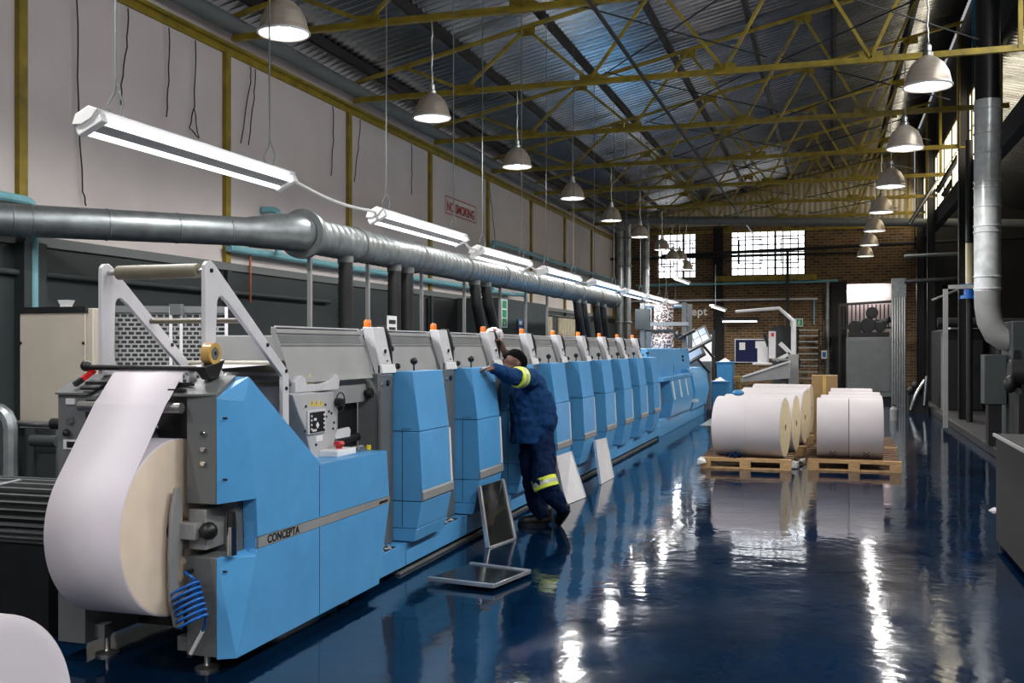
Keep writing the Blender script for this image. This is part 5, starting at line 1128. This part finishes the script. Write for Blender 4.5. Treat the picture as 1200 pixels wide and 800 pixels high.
# near dark bench at the right edge
p = AZ(1167, 640, 0); xb = p[0]; zt_ = AY(1167, 508, p[1])[2]
t = thing('steel_bench', (xb+.4, p[1]-.6, 0), 'dark glossy steel bench at the right edge in the foreground', 'bench')
MB().box(xb, p[1]-1.5, .05, xb+.9, p[1], zt_-.02).build('body', M['aisle'], t, bevel=.01); MB().box(xb-.015, p[1]-1.52, zt_-.02, xb+.92, p[1]+.015, zt_).build('bench_top', M['aisle'], t, bevel=.004); MB().box(xb-.02, p[1]-1.52, zt_-.02, xb-.005, p[1]+.02, zt_+.003).build('edge_strip', M['alu'], t)
for (x, y) in ((xb+.05,p[1]-.05),(xb+.85,p[1]-.05),(xb+.05,p[1]-1.45),(xb+.85,p[1]-1.45)): MB().cyl((x, y, 0), (x, y, .06), .03).build('foot', M['black'], t)
q = MB()
a = Vector(AZ(1158, 598, .0))
q.hull([a+Vector((0,0,0)), a+Vector((.14,-.02,0)), a+Vector((.03,.1,0)), a+Vector((.15,.08,.0)), a+Vector((.05,.02,.03)), a+Vector((.12,.06,.02))])
tag(q.build('paper_scrap', M['paper']), 'small white scrap of paper on the dark floor beside the steel bench', 'paper')
# white sheet of paper behind the foreground roll
vs = []; fs = []
for i in range(9):
    t_ = i/8; c = Vector(AZ(40, 730, .05)).lerp(Vector(AZ(65, 722, .05)), t_); z = .012+.02*math.sin(t_*PI)
    vs += [(c.x, c.y, z), (c.x+.05*(1-t_), c.y-.09*(1-.7*t_), z)]
for i in range(8): fs.append((2*i, 2*i+1, 2*i+3, 2*i+2))
o = MB().add(vs, fs).build('paper_strip', M['paper']); s_ = o.modifiers.new('thick', 'SOLIDIFY'); s_.thickness = .002
tag(o, 'loose strip of white paper on the floor behind the foreground roll', 'paper')

# ================================================================== THE WORKER
def V(px, py, Y): return Vector(AY(px, py, Y-.12))
pel = V(630, 506, 9.02); spine = V(626, 478, 9.02); chest = V(619, 452, 9.0); neck = V(610, 438, 8.98); headc = V(603, 428, 8.95)
shL = V(620, 443, 8.80); elL = V(598, 441, 8.55); wrL = V(579, 432, 8.34); 
shR = V(613, 441, 9.20); elR = V(600, 424, 9.42); wrR = V(590, 410, 9.26)
hipL = V(634, 513, 8.98); knL = V(636, 562, 8.70); anL = V(659, 594, 8.80)
hipR = V(624, 513, 9.08); knR = V(625, 560, 8.98); anR = Vector(AZ(634, 603, .09)); 
def cap(mb, pts, rad, n=12):
    P = [Vector(p) for p in pts]
    for i in range(len(P)-1):
        k = 6; mb.tube([P[i].lerp(P[i+1], j/k) for j in range(k+1)], [rad[i]+(rad[i+1]-rad[i])*j/k for j in range(k+1)], n)
    for p, r in zip(P, rad): mb.ball(p, r, n)
def fuse(o, vox, smooth=4, disp=0, dscale=.1):
    r = o.modifiers.new('fuse', 'REMESH'); r.mode = 'VOXEL'; r.voxel_size = vox; r.use_smooth_shade = True
    s_ = o.modifiers.new('soft', 'SMOOTH'); s_.iterations = smooth; s_.factor = .5
    if disp:
        tx = bpy.data.textures.new('folds', 'CLOUDS'); tx.noise_scale = dscale
        d = o.modifiers.new('folds', 'DISPLACE'); d.texture = tx; d.strength = disp; d.mid_level = .5; d.texture_coords = 'GLOBAL'
W0 = thing('person', (-2.55, 8.9, 0), 'worker in navy overalls with reflective bands leaning on the press, holding a white rag', 'person')
fwd = (wrL-shL); fwd.z = 0; fwd = Vector((-.93, -.37, 0)).normalized()        # way the body faces
side = Vector((0, 0, 1)).cross(fwd).normalized()                                # towards the wearer's left
up = Vector((0, 0, 1))
b = MB()
cap(b, [pel, spine, chest, neck], [.11, .10, .11, .06])
cap(b, [shL, chest], [.065, .09]); cap(b, [shR, chest], [.065, .09])
cap(b, [shL, elL, wrL], [.052, .042, .028]); cap(b, [shR, elR, wrR], [.052, .042, .03])
cap(b, [pel, hipL, knL, anL], [.10, .055, .04, .035]); cap(b, [pel, hipR, knR, anR], [.10, .055, .04, .035])
# head: looks down and to the left along the arm
look = (fwd*.85+up*-.45+side*.25).normalized(); hup = (up*.9+fwd*.42).normalized(); hup = (hup-look*hup.dot(look)).normalized(); hs = look.cross(hup).normalized()
def hp(f, s_, u): return headc+look*f+hs*s_+hup*u
cap(b, [neck, hp(-.03, 0, -.06)], [.058, .058])
b.ball(hp(-.01, 0, .035), .094, 18); b.ball(hp(.02, 0, .0), .082, 16); b.ball(hp(.045, 0, -.055), .056, 14); b.ball(hp(.07, 0, -.085), .032, 10)
cap(b, [hp(.09, 0, .02), hp(.112, 0, -.018)], [.011, .018]); 
for s_ in (-1, 1):
    b.ball(hp(.088, s_*.035, .036), .016, 8); b.ball(hp(.07, s_*.045, -.01), .028, 8); b.ball(hp(-.005, s_*.088, -.005), .022, 8, sc=(.8, .8, 1.3)); b.ball(hp(.105, s_*.012, -.026), .011, 8)
cap(b, [hp(.085, -.018, -.055), hp(.094, 0, -.053), hp(.085, .018, -.055)], [.009, .012, .009], 8); cap(b, [hp(.083, -.016, -.068), hp(.09, 0, -.070), hp(.083, .016, -.068)], [.009, .012, .009], 8)
# hands
def hand(wr, dirv, palmn, thumb_side, curl, spread=1.0):
    d = dirv.normalized(); n = (palmn-d*palmn.dot(d)).normalized(); s_ = d.cross(n).normalized()*thumb_side
    cap(b, [wr, wr+d*.03], [.028, .03])
    for k in range(4):
        off = (.030-.020*k)*spread; base = wr+d*(.085-.004*abs(k-1))+s_*off
        cap(b, [wr+d*.02+s_*off*.7, base], [.018, .0125], 8)
        L = (.072, .082, .076, .060)[k]; a = curl; p = base; q = d.copy(); seg = (.42, .32, .26); pts = [base]
        for sg in seg:
            q = (d*math.cos(a)+n*math.sin(a)); p = p+q*L*sg; pts.append(p); a += curl
        cap(b, pts, [.0115, .0105, .0095, .008], 8)
    tb = wr+d*.025+s_*.03
    cap(b, [wr+d*.015+s_*.012, tb, tb+d*.03+s_*.022+n*.008, tb+d*.055+s_*.024+n*.018], [.018, .0145, .0115, .009], 8)
hd1 = (Vector((-.75, -.62, .03))); hand(wrL, hd1, Vector((0, 0, -1)), 1, .30)
hd2 = Vector((-.25, -.12, .95)); hand(wrR, hd2, Vector((-.75, -.5, 0)), -1, .62)
body = b.build('body', M['skin'], W0); fuse(body, .0055, 3)
# hair
h = MB(); h.ball(hp(-.032, 0, .048), .094, 20); h.ball(hp(-.055, 0, .01), .080, 16); h.ball(hp(.012, 0, .080), .055, 14)
hr = h.build('hair', M['hair'], W0); fuse(hr, .008, 2, .01, .01)
f = MB()
for s_ in (-1, 1): f.ball(hp(.096, s_*.034, .018), .0115, 10)
f.build('eyes', M['white'], W0)
# jacket
j = MB()
hem = V(623, 514, 9.02)
j.tube([hem+Vector((0,0,-.03)), hem, hem.lerp(V(624,490,9.02), .5), V(624,490,9.02)], [.205,.2,.195,.188], 18)
cap(j, [V(624,490,9.02), V(624,474,9.02), V(620,455,9.0), V(613,444,8.99)], [.175, .172, .165, .095], 16)
cap(j, [V(636,492,9.0), V(633,470,9.0)], [.14, .13], 14); cap(j, [V(613,490,9.02), V(612,470,9.0)], [.12, .12], 14); cap(j, [V(618,500,9.02), V(613,468,9.0)], [.14, .13], 14)
cap(j, [V(612,441,8.98), V(608,437,8.97)], [.085, .075])
cap(j, [V(619,450,9.0), shL], [.12, .088]); cap(j, [V(615,448,9.0), shR], [.12, .085])
cuL = elL.lerp(wrL, .93); cuR = elR.lerp(wrR, .55)
cap(j, [shL, elL, cuL], [.088, .072, .05]); cap(j, [shR, elR, cuR], [.085, .068, .05])
jk = j.build('jacket', M['overall'], W0); fuse(jk, .011, 5, .035, .07)
m = MB(); q0 = shR; 
# reflective bands
def band(p, d, r, w, nm, M1, split=True):
    d = d.normalized(); p = Vector(p)
    o = MB(); o.tube([p-d*w*.5, p-d*w*.45, p+d*w*.45, p+d*w*.5], [r-.01, r, r, r-.01], 24); o = o.build(nm, M[M1], W0)
    if split: MB().tube([p-d*w*.16, p-d*w*.15, p+d*w*.15, p+d*w*.16], [r-.01, r+.003, r+.003, r-.01], 24).build('silver_strip', M['silverband'], o)
band(shL.lerp(elL, .52), elL-shL, .092, .085, 'sleeve_band', 'reflect')
# trousers
t = MB()
cap(t, [V(628,500,9.02), V(629,508,9.02)], [.15, .15], 16)
cap(t, [V(630,506,9.02), hipL, V(638,537,8.90), knL, V(648,580,8.75), anL], [.145, .118, .112, .10, .09, .062], 16)
cap(t, [V(628,506,9.05), hipR, V(622,535,9.06), knR, V(628,585,8.98), anR+Vector((0,0,.03))], [.145, .118, .11, .10, .092, .08], 16)
tr_ = t.build('trousers', M['trouser'], W0); fuse(tr_, .011, 4, .035, .06)
band(knL.lerp(anL, .12), anL-V(640,535,8.86), .112, .10, 'knee_band', 'reflect')
# shoes: flat left boot, right boot up on its toe
def shoe(heel, toe, upv, nm='shoe'):
    heel, toe = Vector(heel), Vector(toe); d = (toe-heel); L = d.length; d.normalize(); u = (upv-d*upv.dot(d)).normalized(); s_ = d.cross(u)
    o = MB(); cap(o, [heel+u*.055, heel+d*L*.45+u*.05, heel+d*L*.8+u*.038, toe+u*.032-d*.03], [.046, .046, .042, .034], 14); cap(o, [heel+u*.05+d*.01, heel+u*.13+d*.012], [.045, .05], 14)
    o = o.build(nm, M['shoe'], W0); fuse(o, .007, 3)
    q = MB(); pts = []
    for i in range(24):
        a = 2*PI*i/24; ww = .048*(1.0+.12*math.cos(a)); pts.append(heel+d*(L*.5+(L*.53)*math.cos(a))+s_*(ww*math.sin(a)))
    n = 24; vs = pts+[p+u*.024 for p in pts]; q.add(vs, [tuple(range(n))[::-1], tuple(range(n, 2*n))]+[(i, (i+1) % n, n+(i+1) % n, n+i) for i in range(n)])
    q.build('sole', M['black'], o)
hR = Vector((anR.x+.06, anR.y+.03, 0)); shoe(hR, hR+fwd*.27, up)
toe = Vector(AZ(657, 616, .0)); heel = anL+Vector((.07, .0, -.03))
dv = (heel-toe).normalized(); shoe(toe+dv*.27, toe, (up*.5+fwd*-.0+Vector((-.6,-.2,.3))))
# rag in the raised hand
rc = V(579, 394, 9.36); q = MB(); random.seed(11)
for i in range(16):
    d = Vector((random.uniform(-1,1), random.uniform(-1,1), random.uniform(-.8,.9))).normalized(); q.ball(rc+d*.05, random.uniform(.03,.055), 8)
rg = q.build('rag', mat('white rag with red prints', RGB(228,222,222), .85, 0, .04, 30)); fuse(rg, .009, 1, .03, .02)
tag(rg, 'crumpled white rag in the raised hand of the worker', 'rag')
nt = rg.data.materials[0].node_tree; bs = nt.nodes['Principled BSDF']; tc = nt.nodes.new('ShaderNodeTexCoord'); nz = nt.nodes.new('ShaderNodeTexNoise'); nz.inputs['Scale'].default_value = 22
rp = nt.nodes.new('ShaderNodeValToRGB'); rp.color_ramp.interpolation = 'CONSTANT'; e = rp.color_ramp.elements; e[0].color = RGB(232,226,226); e[1].position = .60; e[1].color = RGB(150,60,70)
nt.links.new(tc.outputs['Object'], nz.inputs['Vector']); nt.links.new(nz.outputs['Fac'], rp.inputs['Fac']); nt.links.new(rp.outputs['Color'], bs.inputs['Base Color'])

# ================================================================== LIGHT
# fluorescent tubes also throw light down on the press
for i, ((ya, yb), z) in enumerate(zip(fl, fz)):
    area('tube_light', (FX+.045, (ya+yb)/2, z-.085), .15, yb-ya-.1, 60, (0, math.radians(-32), 0))
w = bpy.data.worlds.new('hall surroundings'); bpy.context.scene.world = w; w.use_nodes = True
bg = w.node_tree.nodes['Background']; bg.inputs[0].default_value = (.96, .96, 1, 1); bg.inputs[1].default_value = .5
sc = bpy.context.scene
sc.view_settings.view_transform = 'Standard'; sc.view_settings.look = 'None'; sc.view_settings.gamma = 1; sc.view_settings.use_curve_mapping = False
sc.view_settings.exposure = -.25
